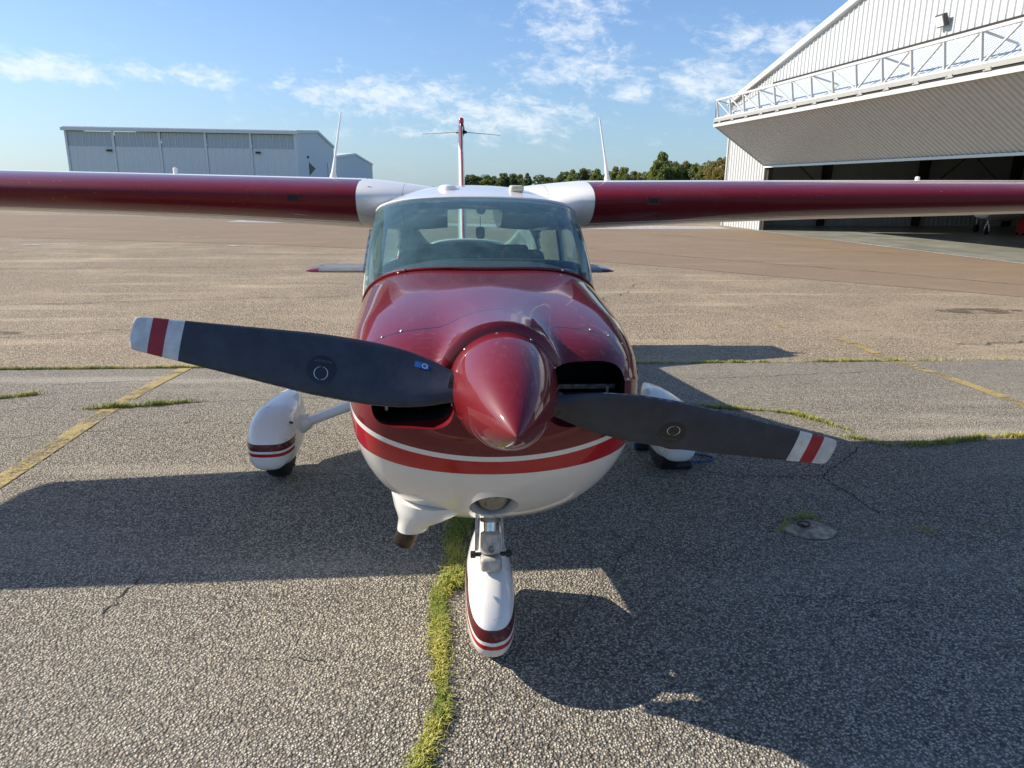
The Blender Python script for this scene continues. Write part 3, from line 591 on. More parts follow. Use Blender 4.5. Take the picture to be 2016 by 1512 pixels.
# windshield: surface between its base curve on the deck and the roof edge
def ws_base(s):
    a = s * math.pi / 2; c = max(0, math.cos(a)); x = .541 * sgnpow(math.sin(a), .95); y = 1.60 - .585 * c ** .72; return Vector((x, y, deck_z(x, y) + .002))
def ws_top(s):
    a = s * math.pi / 2; c = max(0, math.cos(a)); return Vector((.505 * sgnpow(math.sin(a), .88), 1.99 - .36 * c ** .55, 1.575 + .142 * c ** .46))
def ws_pt(s, t):
    b, tp = ws_base(s), ws_top(s); p = b.lerp(tp, t); k = 4 * t * (1 - t); d = Vector((p.x * .55, -.55 * (1 - abs(s) ** 2), .6 * (1 - s * s))); return p + d * .045 * k
def ws_grid(name, s0, s1, t0, t1, ns, nt, mat, par, off=0):
    v = []; f = []
    for i in range(ns + 1):
        for j in range(nt + 1):
            s = s0 + (s1 - s0) * i / ns; t = t0 + (t1 - t0) * j / nt; p = ws_pt(s, t)
            if off: p = p + Vector((p.x * .6, -.5, .5)).normalized() * off
            v.append(p)
    for i in range(ns):
        for j in range(nt): a = i * (nt + 1) + j; f.append((a, a + 1, a + nt + 2, a + nt + 1))
    return pyd(name, v, f, mat, par, 60)
ws = ws_grid('windshield', -1, 1, 0, 1, 72, 20, M['glass'], plane)
MB().tube([ws_pt(-1 + 2 * i / 60, .0) + Vector((0, -.002, .004)) for i in range(61)], .007, 8).ob('base_strip', M['maroon'], ws)
MB().tube([ws_pt(-1 + 2 * i / 60, 1.0) for i in range(61)], .008, 8).ob('top_strip', M['white'], ws)
for s in (-1, 1): MB().tube([ws_pt(s, i / 20) for i in range(21)], .014, 8).ob('door_post', M['white'], ws)
for s in (-.12, .12): MB().tube([ws_pt(s * 3.3, .0) + Vector((0, -.012, .006)), ws_pt(s * 3.3, .0) + Vector((0, -.012, .012))], .006, 8).ob('screw', M['screw'], ws)
def roof_z(x, y):
    w_, zb, zw, ws_, zs, wt, zt_, ztop = FUS(y); q = min(1, abs(x) / wt); return zt_ + (ztop - zt_) * (1 - q ** 2.3) ** (1 / 2.3)
rv = []; rf = []; NR = 12
for i in range(61):
    sg_ = -1 + 2 * i / 60; p0 = ws_top(sg_); xe = p0.x * 1.03; p1 = Vector((xe, 2.16, roof_z(xe, 2.16) + .002))
    for j in range(NR + 1):
        q = j / NR; p = p0.lerp(p1, q); p.z += .028 * q * (1 - q) * (1 - abs(sg_) ** 3); rv.append(p)
for i in range(60):
    for j in range(NR): a_ = i * (NR + 1) + j; rf.append((a_, a_ + 1, a_ + NR + 2, a_ + NR + 1))
rp_ = pyd('roof_front', rv, rf, [M['white'], M['cabin']], plane, 60); md = rp_.modifiers.new('thickness', 'SOLIDIFY'); md.thickness = .018; md.material_offset = 1
if rp_.data.polygons[len(rf) // 2].normal.z < 0: md.offset = 1
else: md.offset = -1
# glareshield, instrument panel, cabin fittings
gb = MB(); nn_ = 40; rows = []
for q in range(8):
    rows.append([])
    for i in range(nn_ + 1):
        s = -1 + 2 * i / nn_; b = ws_base(s * .97); k = q / 7; yy = b.y + .008 + (max(1.47, b.y + .05) - (b.y + .008)) * k; c = max(0, math.cos(s * math.pi / 2))
        xx = b.x * (.97 - .02 * k); rows[-1].append((xx, yy, deck_z(xx, min(yy, 1.64)) - .004 - .012 * k * c - (.04 * max(0, k - .8) * 5 if k > .8 else 0)))
gl = gb.rings(rows, False, False).ob('glareshield', M['panel'], plane, 60)
MB().tube([(.09 + .36 * math.sin(a), 1.50 - .05 * math.cos(a), 1.405 + .030 * math.cos(a)) for a in [R(-85 + 170 * i / 24) for i in range(25)]], .018, 10).ob('glareshield_lip', M['panel'], gl)
MB().box((0, 1.50, 1.10), (1.0, .03, .56)).ob('instrument_panel', M['panel'], plane)
MB().box((0, 2.6, .62), (1.0, 1.9, .03)).ob('cabin_floor', M['cabin'], plane)
def seat_obj(x, y, zt, w, name='seat', head=True):
    st = empty(name, (x, y, .64), 0, plane)
    bevel(MB().box((0, 0, .22), (w, .46, .14)).ob('cushion', M['seat'], st), .04, 3)
    bevel(MB().box((0, .24, .50), (w, .11, .56), Matrix.Rotation(R(-12), 3, 'X')).ob('backrest', M['seat'], st), .045, 3)
    if head: bevel(MB().box((0, .33, zt - .64 - .075), (w * .56, .085, .15), Matrix.Rotation(R(-10), 3, 'X')).ob('headrest', M['seat'], st), .03, 3)
    MB().box((0, 0, .075), (w * .7, .40, .15)).ob('base', M['cabin'], st); return st
seat_obj(-.22, 2.08, 1.442, .40); seat_obj(.21, 2.08, 1.44, .40)
sb = empty('rear_seat', (0, 3.0, .64), 0, plane); bevel(MB().box((0, 0, .20), (.92, .42, .14)).ob('cushion', M['seat'], sb), .04, 3); bevel(MB().box((0, .26, .44), (.86, .12, .46), Matrix.Rotation(R(-14), 3, 'X')).ob('backrest', M['seat'], sb), .04, 3)
for x in (-.22,):                                       # control wheels on their columns
    cw = empty('control_wheel', (x, 1.86, 1.22), 0, plane); MB().tube([(.13 * math.sin(a), 0, -.11 * math.cos(a)) for a in [R(-130 + 260 * i / 20) for i in range(21)]], .011, 8).ob('rim', M['blackpart'], cw); MB().tube([(0, -.14, 0), (0, 0, 0)], .012, 8).ob('column', M['steel'], cw)
# air temperature probe, hanging tag, sun visor
pr = disc('temperature_gauge', (.012, 1.665, 1.662), (0, -1, .4), [(0, .024), (.016, .024), (.018, .021), (.018, .002)], M['blackpart'], plane, 28)
MB().tube([(.012, 1.60, 1.700), (.012, 1.640, 1.64)], .0022, 8).ob('probe', M['screw'], pr); disc('bezel', (.012, 1.665, 1.662), (0, -1, .4), [(.0175, .0245), (.020, .0245), (.020, .0215), (.0175, .0215)], M['steel'], pr, 28)
tg_ = empty('hanging_tag', (.008, 1.63, 1.555), 0, plane)
def poly(name, pts, y0, y1, mat, par):
    n = len(pts); v = [(x, y0, z) for x, z in pts] + [(x, y1, z) for x, z in pts]; f = [tuple(range(n)), tuple(range(2 * n - 1, n - 1, -1))] + [(i, (i + 1) % n, n + (i + 1) % n, n + i) for i in range(n)]
    return pyd(name, v, f, mat, par, 30)
poly('card', [(-.013, .028), (.013, .028), (.021, .018), (.021, -.020), (.012, -.029), (-.012, -.029), (-.021, -.020), (-.021, .018)], 0, .004, M['blackpart'], tg_)
MB().tube([(0, 0, .028), (0, .01, .075)], .0015, 6).ob('cord', M['blackpart'], tg_)
for k, wd in enumerate((.012, .014, .010)): MB().box((.004, -.001, .004 - .008 * k), (wd, .001, .002)).ob('print_line', M['decal_text'], tg_)
poly('sun_visor', [(.10, .012), (.13, .022), (.34, .010), (.37, -.005), (.35, -.022), (.12, -.012)], 1.85, 1.855, M['visor'], plane).location = (0, 0, 1.655)
poly('overhead_trim', [(-.46, 1.62), (-.3, 1.69), (.3, 1.69), (.46, 1.62), (.46, 1.60), (.3, 1.655), (-.3, 1.655), (-.46, 1.60)], 1.98, 2.02, M['cabin'], plane)

# wings
def airfoil_f(x): return (2.969 * math.sqrt(max(x, 0)) - 1.26 * x - 3.516 * x * x + 2.843 * x ** 3 - 1.036 * x ** 4) / 1.0 * .5 / .5002
def wing_sec(ax, sg):
    c = 1.67 - .42 * max(0, ax - .6) / 4.75; zl = 1.705 + .0165 * (ax - .6); yl = 1.85 + .30 * (max(0, .6 - ax) / .45) ** 2.2; zl -= .03 * (max(0, .6 - ax) / .45); c -= yl - 1.85; U, L = interp([(.3, .062, .098), (.6, .062, .098), (1.5, .063, .080), (3.0, .063, .072), (5.4, .055, .045)], ax); P = []
    xs = [(1 - math.cos(math.pi * k / 26)) / 2 for k in range(27)]
    for x in xs[::-1]: P.append((sg * ax, yl + x * c, zl + U * c * airfoil_f(x) - .012 * x))
    for x in xs[1:-1]: P.append((sg * ax, yl + x * c, zl - L * c * airfoil_f(x) ** 1.0 - .012 * x))
    return P
for sg in (-1, 1):
    st_ = [.15, .22, .3, .38, .46, .53, .6, .9, 1.3, 1.9, 2.6, 3.4, 4.3, 5.1, 5.25]; rs = [wing_sec(a, sg) for a in st_]
    base = wing_sec(5.25, sg); cx_ = 1.85 + .6; zc_ = 1.77
    for q, dx in ((.93, .07), (.72, .12), (.3, .15)): rs.append([(sg * (5.25 + dx), cx_ + (p[1] - cx_) * q, zc_ + (p[2] - zc_) * q) for p in base])
    wg = MB().rings(rs).ob('wing', M['wing'], plane, 30)
    # leading-edge cabin air vent with its rim
    x = sg * .90; z = 1.704
    MB().box((x, 1.853, z), (.066, .012, .036)).ob('vent_rim', M['maroon'], wg); MB().box((x, 1.8475, z), (.054, .005, .025)).ob('air_vent', M['dark'], wg)
    for fx, fy in ((.585, 2.02), (.585, 2.2)):
        pass
    # communication antenna, strobe lens and tip light
    an = MB().tube([(sg * .82, 2.62, 1.80), (sg * .816, 2.622, 1.84), (sg * .803, 2.63, 1.93), (sg * .762, 2.66, 2.178)], [.024, .013, .0070, .004], 10).ob('whip_antenna', M['white'], plane)
    sx = sg * (2.62 if sg > 0 else 1.62); MB().rings([[(sx + .013 * q * math.cos(a), 2.35 + .013 * q * math.sin(a), zz) for a in [R(30 * k) for k in range(12)]] for q, zz in ((1, 1.79), (1, 1.846), (.6, 1.850), (.1, 1.851))]).ob('fuel_cap_vent', M['white'], wg)
    for k, (yy, zz) in enumerate(((1.95, 1.79), (2.25, 1.803))):
        disc('screw', (sg * .585, yy, wing_sec(.585, sg)[0][2] if False else zz), (0, -.35, 1), [(0, .007), (.003, .007), (.004, .002)], M['screw'], wg, 10)
    MB().box((sg * 1.9, 3.36, 1.69), (2.4, .30, .02)).ob('flap', M['white'], wg)
# roof fittings
gd = MB().rings([[(-.145 + .047 * q * math.cos(a), 1.955 + .07 * q * math.sin(a), z) for a in [R(15 * k) for k in range(24)]] for q, z in ((1, 1.735), (1, 1.757), (.9, 1.768), (.6, 1.775), (.1, 1.777))]).ob('navigation_dome', M['white'], plane)
bevel(MB().box((.203, 1.92, 1.758), (.07, .10, .034)).ob('transponder_box', M['ivory'], plane), .012, 3)
# fin, beacon, nav whiskers
def fin_ring(z):
    q = (z - 1.1) / 1.38; yl = 5.95 + 1.33 * q if z > 1.25 else 5.6; yt = 7.65 + .42 * q; th = .105 - .045 * q; P = []
    xs = [(1 - math.cos(math.pi * k / 14)) / 2 for k in range(15)]
    for x in xs: P.append((th / 2 * airfoil_f(x) / .5 * .5 * 2 * .5, yl + x * (yt - yl), z))
    for x in xs[-2:0:-1]: P.append((-th / 2 * airfoil_f(x) / .5 * .5 * 2 * .5, yl + x * (yt - yl), z))
    return P
fin = MB().rings([fin_ring(z) for z in (1.1, 1.3, 1.5, 1.7, 1.9, 2.1, 2.25, 2.4, 2.46)]).ob('fin', M['fin'], plane, 40)
bc = MB().rings([[(.012 + q * math.cos(a), 7.55 + 2.2 * q * math.sin(a), z) for a in [R(20 * k) for k in range(18)]] for q, z in ((.030, 2.36), (.042, 2.42), (.042, 2.46), (.03, 2.50), (.026, 2.515))]).ob('fin_cap', M['maroon'], fin)
MB().rings([[(.012 + q * math.cos(a), 7.55 + q * math.sin(a), z) for a in [R(20 * k) for k in range(18)]] for q, z in ((.030, 2.515), (.032, 2.53), (.031, 2.558), (.022, 2.574), (.006, 2.58))]).ob('beacon', M['beacon'], fin)
for s in (-1, 1):
    MB().tube([(.012 + s * .03, 7.45, 2.405), (.012 + s * .06, 7.47, 2.404)], [.024, .016], 10).ob('antenna_mount', M['blackpart'], fin)
    MB().tube([(.012 + s * .05, 7.47, 2.404), (.015 + s * .49, 7.75, 2.392)], [.004, .0025], 8).ob('nav_whisker', M['exhaust'], fin)
# stabilator with red tip caps
for s in (-1, 1):
    rs = []
    for ax_ in (.05, .6, 1.2, 1.60, 1.66):
        P = []; c = .86; th = .034
        xs = [(1 - math.cos(math.pi * k / 14)) / 2 for k in range(15)]
        for x in xs: P.append((s * ax_, 6.68 + x * c, .806 + th * airfoil_f(x)))
        for x in xs[-2:0:-1]: P.append((s * ax_, 6.68 + x * c, .806 - th * airfoil_f(x)))
        rs.append(P)
    sb_ = MB().rings(rs).ob('stabilator', M['stab'], plane, 40)
    MB().rings([[(s * (1.66 + dx), 6.68 + (p[1] - 6.68) * q + .0 * dx, .806 + (p[2] - .806) * q2) for p in rs[-1]] for dx, q, q2 in ((0, 1, 1.02), (.05, .95, .95), (.10, .7, .7), (.145, .25, .15))]).ob('tip_cap', M['maroon'], sb_, 40)

# exhaust fairing and pipe under the left of the cowl
fz = MB().rings([[(-.262 + cx + rx * math.cos(a), .43 + cy + ry * math.sin(a), z + .10 * (rx * math.cos(a)) * tl) for a in [R(15 * k) for k in range(24)]] for z, cx, cy, rx, ry, tl in
    ((.75, .06, .02, .145, .17, -.6), (.715, .048, .0, .125, .138, -.6), (.690, .034, -.01, .102, .110, -.5), (.668, .016, -.012, .078, .084, -.3), (.650, .0, -.008, .064, .069, 0), (.634, -.009, .0, .058, .063, .3), (.620, -.013, .004, .056, .061, .4), (.620, -.014, .004, .045, .05, .4), (.64, -.014, .004, .044, .048, .3))]).ob('exhaust_fairing', M['white'], plane, 50)
ep = MB().tube([(-.270, .425, .67), (-.283, .43, .63), (-.312, .440, .560)], [.037, .037, .037], 24, False)
ep.tube([(-.312, .440, .560), (-.270, .425, .67)], [.0345, .0345], 24, False); ep = ep.ob('exhaust_pipe', M['exhaust'], plane, 40, False)
md = ep.modifiers.new('wall', 'SOLIDIFY'); md.thickness = .002
MB().rings([[(-.298 + .030 * math.cos(a), .436 + .030 * math.sin(a), .60) for a in [R(20 * k) for k in range(18)]], [(-.298 + .003 * math.cos(a), .436 + .003 * math.sin(a), .60) for a in [R(20 * k) for k in range(18)]]], False).ob('pipe_bore', M['dark'], ep)

# nose gear
ng = empty('nose_gear', (0, .60, 0), 0, plane)
def teardrop(name, secs, mat, par, n=40, e=2.4, ang=50):
    """secs: (y, half width, z bottom, z top, x offset)"""
    f_ = pchip([s[:5] for s in secs]); ys = np.linspace(secs[0][0], secs[-1][0], 40); ys = [secs[0][0] + (secs[-1][0] - secs[0][0]) * (.5 - .5 * math.cos(math.pi * i / 47)) for i in range(48)]; rs = []
    for y in ys:
        w, zb, zt_, xo = f_(y); zc = (zb + zt_) / 2; hh = (zt_ - zb) / 2
        rs.append([(xo + w * sgnpow(math.cos(2 * math.pi * k / n), 2 / e), y, zc + hh * sgnpow(math.sin(2 * math.pi * k / n), 2 / e)) for k in range(n)])
    return MB().rings(rs).ob(name, mat, par, ang)
nf = teardrop('wheel_fairing', [(-.285, .010, .205, .235, 0), (-.275, .040, .175, .272, 0), (-.255, .060, .148, .305, 0), (-.21, .078, .115, .352, 0), (-.14, .090, .080, .395, 0), (-.05, .095, .055, .425, 0), (.06, .094, .05, .438, 0), (.18, .082, .055, .435, 0), (.30, .060, .07, .415, 0), (.40, .036, .09, .385, 0), (.46, .016, .105, .36, 0), (.48, .003, .12, .34, 0)], M['nosefair'], ng)
ty = MB().rings(lathe([(-.05, .10), (-.05, .15), (-.03, .168), (.03, .168), (.05, .15), (.05, .10)], 40)).ob('tyre', M['rubber'], ng, 40); ty.rotation_euler = (0, 0, R(90)); ty.location = (0, .03, .166)
MB().tube([(0, -.02, .68), (0, -.05, .585)], .034, 20).ob('oleo_collar', M['strutwhite'], ng); MB().tube([(0, -.04, .62), (0, -.08, .50)], .024, 20).ob('oleo_piston', M['chrome'], ng)
MB().tube([(0, -.048, .592), (0, -.051, .580)], .037, 20).ob('wiper_ring', M['steel'], ng)
MB().tube([(0, -.068, .545), (0, -.070, .540), (0, -.085, .475), (0, -.087, .468)], [.030, .037, .039, .035], 20).ob('fork_head', M['strutwhite'], ng)
bevel(MB().box((0, -.095, .440), (.080, .085, .055)).ob('fork_crown', M['strutwhite'], ng), .014, 3)
MB().tube([(-.075, -.085, .462), (.078, -.085, .462)], .0085, 10).ob('tow_pin', M['blackpart'], ng)
for s in (-1, 1): MB().tube([(s * .056, -.085, .462), (s * .074, -.085, .462)], .014, 10).ob('tow_bushing', M['blackpart'], ng)
disc('bolt', (0, -.118, .498), (0, -1, .2), [(0, .012), (.006, .012), (.008, .006)], M['steel'], ng, 10)
MB().bar((-.044, -.02, .63), (-.050, -.06, .47), .012, .05).ob('scissor_link', M['strutwhite'], ng); MB().bar((.040, -.0, .61), (.046, -.05, .46), .010, .04).ob('scissor_link', M['strutwhite'], ng)
# main gear
for s in (-1, 1):
    gx = 1.215 if s < 0 else 1.25; mg = empty('main_gear', (s * gx, 2.5, 0), 0, plane)
    MB().rings([[(x - s * gx, y - 2.5, z) for x, y, z in r_] for r_ in [[(s * xx, 2.52 + cc * .5 * q, zz + tt * u) for q, u in ((-1, -.6), (-.8, -1), (.8, -1), (1, -.6), (1, .6), (.8, 1), (-.8, 1), (-1, .6))] for xx, zz, cc, tt in ((.38, .58, .12, .030), (.6, .508, .115, .029), (.85, .41, .105, .027), (1.10, .312, .09, .024))]]).ob('spring_leg', M['white'], mg, 50)
    fz_ = teardrop('wheel_fairing', [(-.345, .03, .20, .29, 0), (-.335, .072, .165, .335, 0), (-.305, .105, .145, .375, 0), (-.25, .128, .145, .41, 0), (-.16, .142, .145, .442, 0), (-.03, .145, .145, .462, 0), (.12, .132, .155, .460, 0), (.27, .106, .17, .455, 0), (.42, .070, .24, .440, 0), (.54, .030, .32, .42, 0), (.60, .004, .38, .405, 0)], M['mainfair'], mg, 40, 2.9)
    ib = teardrop('bracket_fairing', [(-.30, .01, .20, .30, 0), (-.27, .045, .16, .36, 0), (-.18, .075, .145, .41, 0), (-.05, .082, .14, .432, 0), (.10, .075, .145, .438, 0), (.25, .05, .18, .46, 0), (.36, .005, .28, .42, 0)], M['white'], mg, 36, 2.5); ib.location = (-s * .066, 0, 0)
    MB().tube([(-s * .10, .01, .31), (-s * .16, .015, .332), (-s * .19, .018, .345)], [.07, .055, .045], 18).ob('leg_cuff', M['white'], mg, 50)
    t_ = MB().rings(lathe([(-.07, .12), (-.072, .17), (-.055, .205), (-.02, .215), (.02, .215), (.055, .205), (.072, .17), (.07, .12)], 40)).ob('tyre', M['rubber'], mg, 40); t_.rotation_euler = (0, 0, R(90)); t_.location = (0, 0, .211)
    for q in (.14, .23, .31, .40): disc('screw', (-s * .128, -.20 - .02 * (q < .2), q), (-s, -.8, 0), [(-.02, .007), (.004, .007), (.006, .003)], M['blackpart'], mg, 8)

# ------------------------------------------------------------------ chocks and rope at the right wheel, tie-down pad
ck = empty('wheel_chock', (1.31, 2.43, 0)); tag(ck, 'dark chock bars with blue rope around the right main wheel', 'wheel chock')
MB().tube([(-.10, 0, .027), (.10, .0, .027)], .027, 16).ob('chock_bar', M['chock'], ck); MB().tube([(-.11, 0, .027), (-.098, 0, .027)], .021, 12).ob('end_knot', M['rope'], ck)
MB().tube([(-.17, .36, .027), (.07, .36, .027)], .027, 16).ob('chock_bar', M['chock'], ck); MB().tube([(-.185, .36, .03), (-.168, .36, .03)], .022, 12).ob('end_knot', M['rope'], ck)
rp = [(.10, .0, .03), (.125, .02, .02), (.13, .06, .012), (.16, .07, .012), (.155, .10, .010), (.20, .085, .010), (.27, .10, .010), (.305, .14, .010), (.29, .19, .010), (.22, .225, .010), (.15, .25, .012), (.10, .30, .02), (.07, .36, .03)]
rq = []
for i in range(len(rp) - 1):
    p0, p1, p2, p3 = [Vector(rp[max(0, min(len(rp) - 1, i + d))]) for d in (-1, 0, 1, 2)]
    for k in range(6): t = k / 6; rq.append(.5 * ((2 * p1) + (p2 - p0) * t + (2 * p0 - 5 * p1 + 4 * p2 - p3) * t * t + (3 * p1 - p0 - 3 * p2 + p3) * t ** 3))
MB().tube(rq + [Vector(rp[-1])], .0065, 8).ob('rope', M['rope'], ck)
td = empty('tie_down_anchor', (1.765, 1.525, 0)); tag(td, 'concrete tie-down anchor pad with iron ring in the wing shadow', 'tie-down')
r2 = random.Random(3); ol = [(.135 * math.cos(a) * (1 + r2.uniform(-.08, .08)), .115 * math.sin(a) * (1 + r2.uniform(-.08, .08))) for a in [R(12 * k) for k in range(30)]]
MB().rings([[(x, y, .004) for x, y in ol], [(x * .93, y * .93, .010) for x, y in ol], [(x * .5, y * .5, .008) for x, y in ol], [(x * .1, y * .1, .006) for x, y in ol]]).ob('concrete_pad', M['pad'], td, 60)
MB().tube([(-.01 + .032 * math.cos(a), .03 + .020 * math.sin(a), .022 + .006 * math.sin(a)) for a in [R(24 * k) for k in range(16)]], .006, 8).ob('ring', M['exhaust'], td)
MB().tube([(-.02, .03, -.01), (-.018, .03, .02)], .010, 8).ob('eye', M['exhaust'], td)
MB().tube([(-.07, .10, .012), (-.04, .11, .016), (-.02, .10, .013)], .006, 6).ob('rope_end', M['rope'], td)

# ------------------------------------------------------------------ hangar on the right (local x along the front, y inwards)
hg = empty('open_hangar', (15.334, 34.076, -.2), math.atan2(-.99727, .07389)); tag(hg, 'white metal hangar with its big bi-fold door open at right', 'hangar')
S0, S1, EAVE, RID = -4.4, 25.2, 6.42, 10.4
def rake(s): return EAVE + .254 * (min(s, 2 * RID - s) - S0)
DX0, DX1, HZ, DB = 0.0, 20.8, 6.86, 3.08
def rib_panel(name, x0, x1, zl, zh_, y, mat, par, pitch=.3, depth=.04, face=-1, rw=.05):
    """a vertical ribbed sheet from x0 to x1; zl/zh_ are functions of x"""
    xs = []; x = x0
    n = max(1, round((x1 - x0) / pitch)); p = (x1 - x0) / n; prof = []
    for i in range(n): a = x0 + i * p; prof += [(a, 0), (a + p * .5 - rw, 0), (a + p * .5 - rw * .45, depth), (a + p * .5 + rw * .45, depth), (a + p * .5 + rw, 0)]
    prof.append((x1, 0)); v = []; f = []
    for a, d in prof: v += [(a, y + face * d, zl(a)), (a, y + face * d, zh_(a))]
    for i in range(len(prof) - 1): f.append((2 * i, 2 * i + 1, 2 * i + 3, 2 * i + 2))
    return pyd(name, v, f, mat, par, 0, False)
front = empty('front_wall', (0, 0, 0), 0, hg); W_ = .9; x = S0
while x < S1 - .01:
    x1 = min(x + W_, S1)
    if x < DX0 - .01: x1 = min(x1, DX0)
    elif x < DX1 - .01: x1 = min(x1, DX1)
    lo = HZ if DX0 - .01 <= x < DX1 - .01 else 0.0
    rib_panel('wall_panel', x + .002, x1 - .002, (lambda a, lo=lo: lo), rake, 0, M['hw'], front, .3); x = x1
MB().bar((S0 - .25, -.10, rake(S0) - .02), (RID, -.10, rake(RID) + .05), .22, .26).ob('rake_trim', M['htrim'], hg); MB().bar((RID, -.10, rake(RID) + .05), (S1 + .25, -.10, rake(S1) - .02), .22, .26).ob('rake_trim', M['htrim'], hg)
MB().box((S0 - .02, -.02, EAVE / 2), (.12, .12, EAVE)).ob('corner_trim', M['htrim'], hg); MB().box((DX0 - .05, -.05, HZ / 2), (.10, .10, HZ)).ob('door_jamb', M['htrim'], hg); MB().box((DX0 + .12, .12, HZ / 2), (.22, .22, HZ)).ob('door_post', M['column'], hg)
MB().box((DX1 + .05, -.05, HZ / 2), (.10, .10, HZ)).ob('door_jamb', M['htrim'], hg)
MB().box(((DX0 + DX1) / 2, -.06, HZ - .02), (DX1 - DX0, .10, .09)).ob('door_header', M['gap'], hg)
DEP = 24
for sx, nm in ((S0, 'side_wall'), (S1, 'side_wall')):
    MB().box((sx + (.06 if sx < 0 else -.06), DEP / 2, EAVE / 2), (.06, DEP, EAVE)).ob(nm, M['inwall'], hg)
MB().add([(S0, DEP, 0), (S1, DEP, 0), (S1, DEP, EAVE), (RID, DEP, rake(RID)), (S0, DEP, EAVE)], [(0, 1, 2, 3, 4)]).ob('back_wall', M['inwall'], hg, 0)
for a, b in ((S0 - .3, RID), (RID, S1 + .3)):
    za, zb = rake(a) + .10, rake(b) + .10; MB().add([(a, -.2, za), (b, -.2, zb), (b, DEP, zb), (a, DEP, za), (a, -.2, za + .08), (b, -.2, zb + .08), (b, DEP, zb + .08), (a, DEP, za + .08)], [(0, 3, 2, 1), (4, 5, 6, 7), (0, 1, 5, 4), (2, 3, 7, 6), (0, 4, 7, 3), (1, 2, 6, 5)]).ob('roof', M['roof'], hg, 0)
# inside the left side wall: ribbed liner low, insulation above, primer columns, girts and brace cables
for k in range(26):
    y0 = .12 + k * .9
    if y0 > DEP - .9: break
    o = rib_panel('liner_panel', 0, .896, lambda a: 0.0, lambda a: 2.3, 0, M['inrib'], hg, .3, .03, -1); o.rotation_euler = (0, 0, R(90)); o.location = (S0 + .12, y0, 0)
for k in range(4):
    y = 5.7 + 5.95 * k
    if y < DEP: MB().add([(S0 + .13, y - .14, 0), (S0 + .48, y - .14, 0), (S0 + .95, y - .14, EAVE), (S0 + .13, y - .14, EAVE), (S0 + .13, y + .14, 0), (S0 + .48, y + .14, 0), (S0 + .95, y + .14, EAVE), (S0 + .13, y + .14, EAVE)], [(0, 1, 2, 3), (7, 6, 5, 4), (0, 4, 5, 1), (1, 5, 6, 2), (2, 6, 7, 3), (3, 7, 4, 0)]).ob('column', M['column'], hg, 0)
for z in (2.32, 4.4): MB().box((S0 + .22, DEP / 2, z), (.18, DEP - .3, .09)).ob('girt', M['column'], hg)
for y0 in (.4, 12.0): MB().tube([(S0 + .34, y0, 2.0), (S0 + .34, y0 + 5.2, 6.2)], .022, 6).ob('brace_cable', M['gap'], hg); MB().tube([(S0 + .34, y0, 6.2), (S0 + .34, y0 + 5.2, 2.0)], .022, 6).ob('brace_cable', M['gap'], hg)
# bi-fold door: upper leaf, lower leaf, truss on the fold
OUT, ZF = 2.85, 4.98
door = empty('bifold_door', (0, 0, 0), 0, hg)
def leaf(name, p0, p1, mat, flip):
    """sloped ribbed leaf between lines p0 (y,z) and p1 (y,z), split into sheets"""
    par = empty(name, (0, 0, 0), 0, hg); d = Vector((0, p1[0] - p0[0], p1[1] - p0[1])); nrm = Vector((0, -d.z, d.y)).normalized() * flip; x = DX0 - .02
    while x < DX1 + .02:
        x1 = min(x + .9, DX1 + .04); n = max(1, round((x1 - x) / .225)); p = (x1 - x - .004) / n; v = []; f = []; prof = []
        for i in range(n): a = x + .002 + i * p; prof += [(a, 0), (a + p * .55, 0), (a + p * .68, .045), (a + p * .87, .045)]
        prof.append((x1 - .002, 0))
        for a, h in prof:
            for P in (p0, p1): v.append(Vector((a, P[0], P[1])) + nrm * h)
        for i in range(len(prof) - 1): f.append((2 * i, 2 * i + 1, 2 * i + 3, 2 * i + 2))
        pyd('door_panel', v, f, mat, par, 0, False); x = x1
    return par
up = leaf('upper_leaf', (-.05, HZ - .06), (-OUT, ZF + .10), M['hdoor'], 1)
low = leaf('lower_leaf', (-OUT, ZF - .10), (-.08, DB), M['hdoor'], 1)
MB().box(((DX0 + DX1) / 2, -OUT - .03, ZF + .115), (DX1 - DX0 + .06, .07, .13)).ob('fold_rail', M['frame'], up); MB().box(((DX0 + DX1) / 2, -OUT - .03, ZF - .10), (DX1 - DX0 + .06, .08, .14)).ob('fold_rail', M['htrim'], low)
MB().box(((DX0 + DX1) / 2, -OUT - .005, ZF + .01), (DX1 - DX0, .05, .09)).ob('fold_gap', M['gap'], low)
MB().box(((DX0 + DX1) / 2, -.10, DB - .04), (DX1 - DX0 + .06, .10, .09)).ob('bottom_seal', M['seal'], low)
for s in (DX0 - .03, DX1 + .03): MB().bar((s, -OUT, ZF - .10), (s, -.08, DB), .05, .08).ob('end_channel', M['htrim'], low); MB().bar((s, -.05, HZ - .06), (s, -OUT, ZF + .1), .05, .08).ob('end_channel', M['htrim'], up)
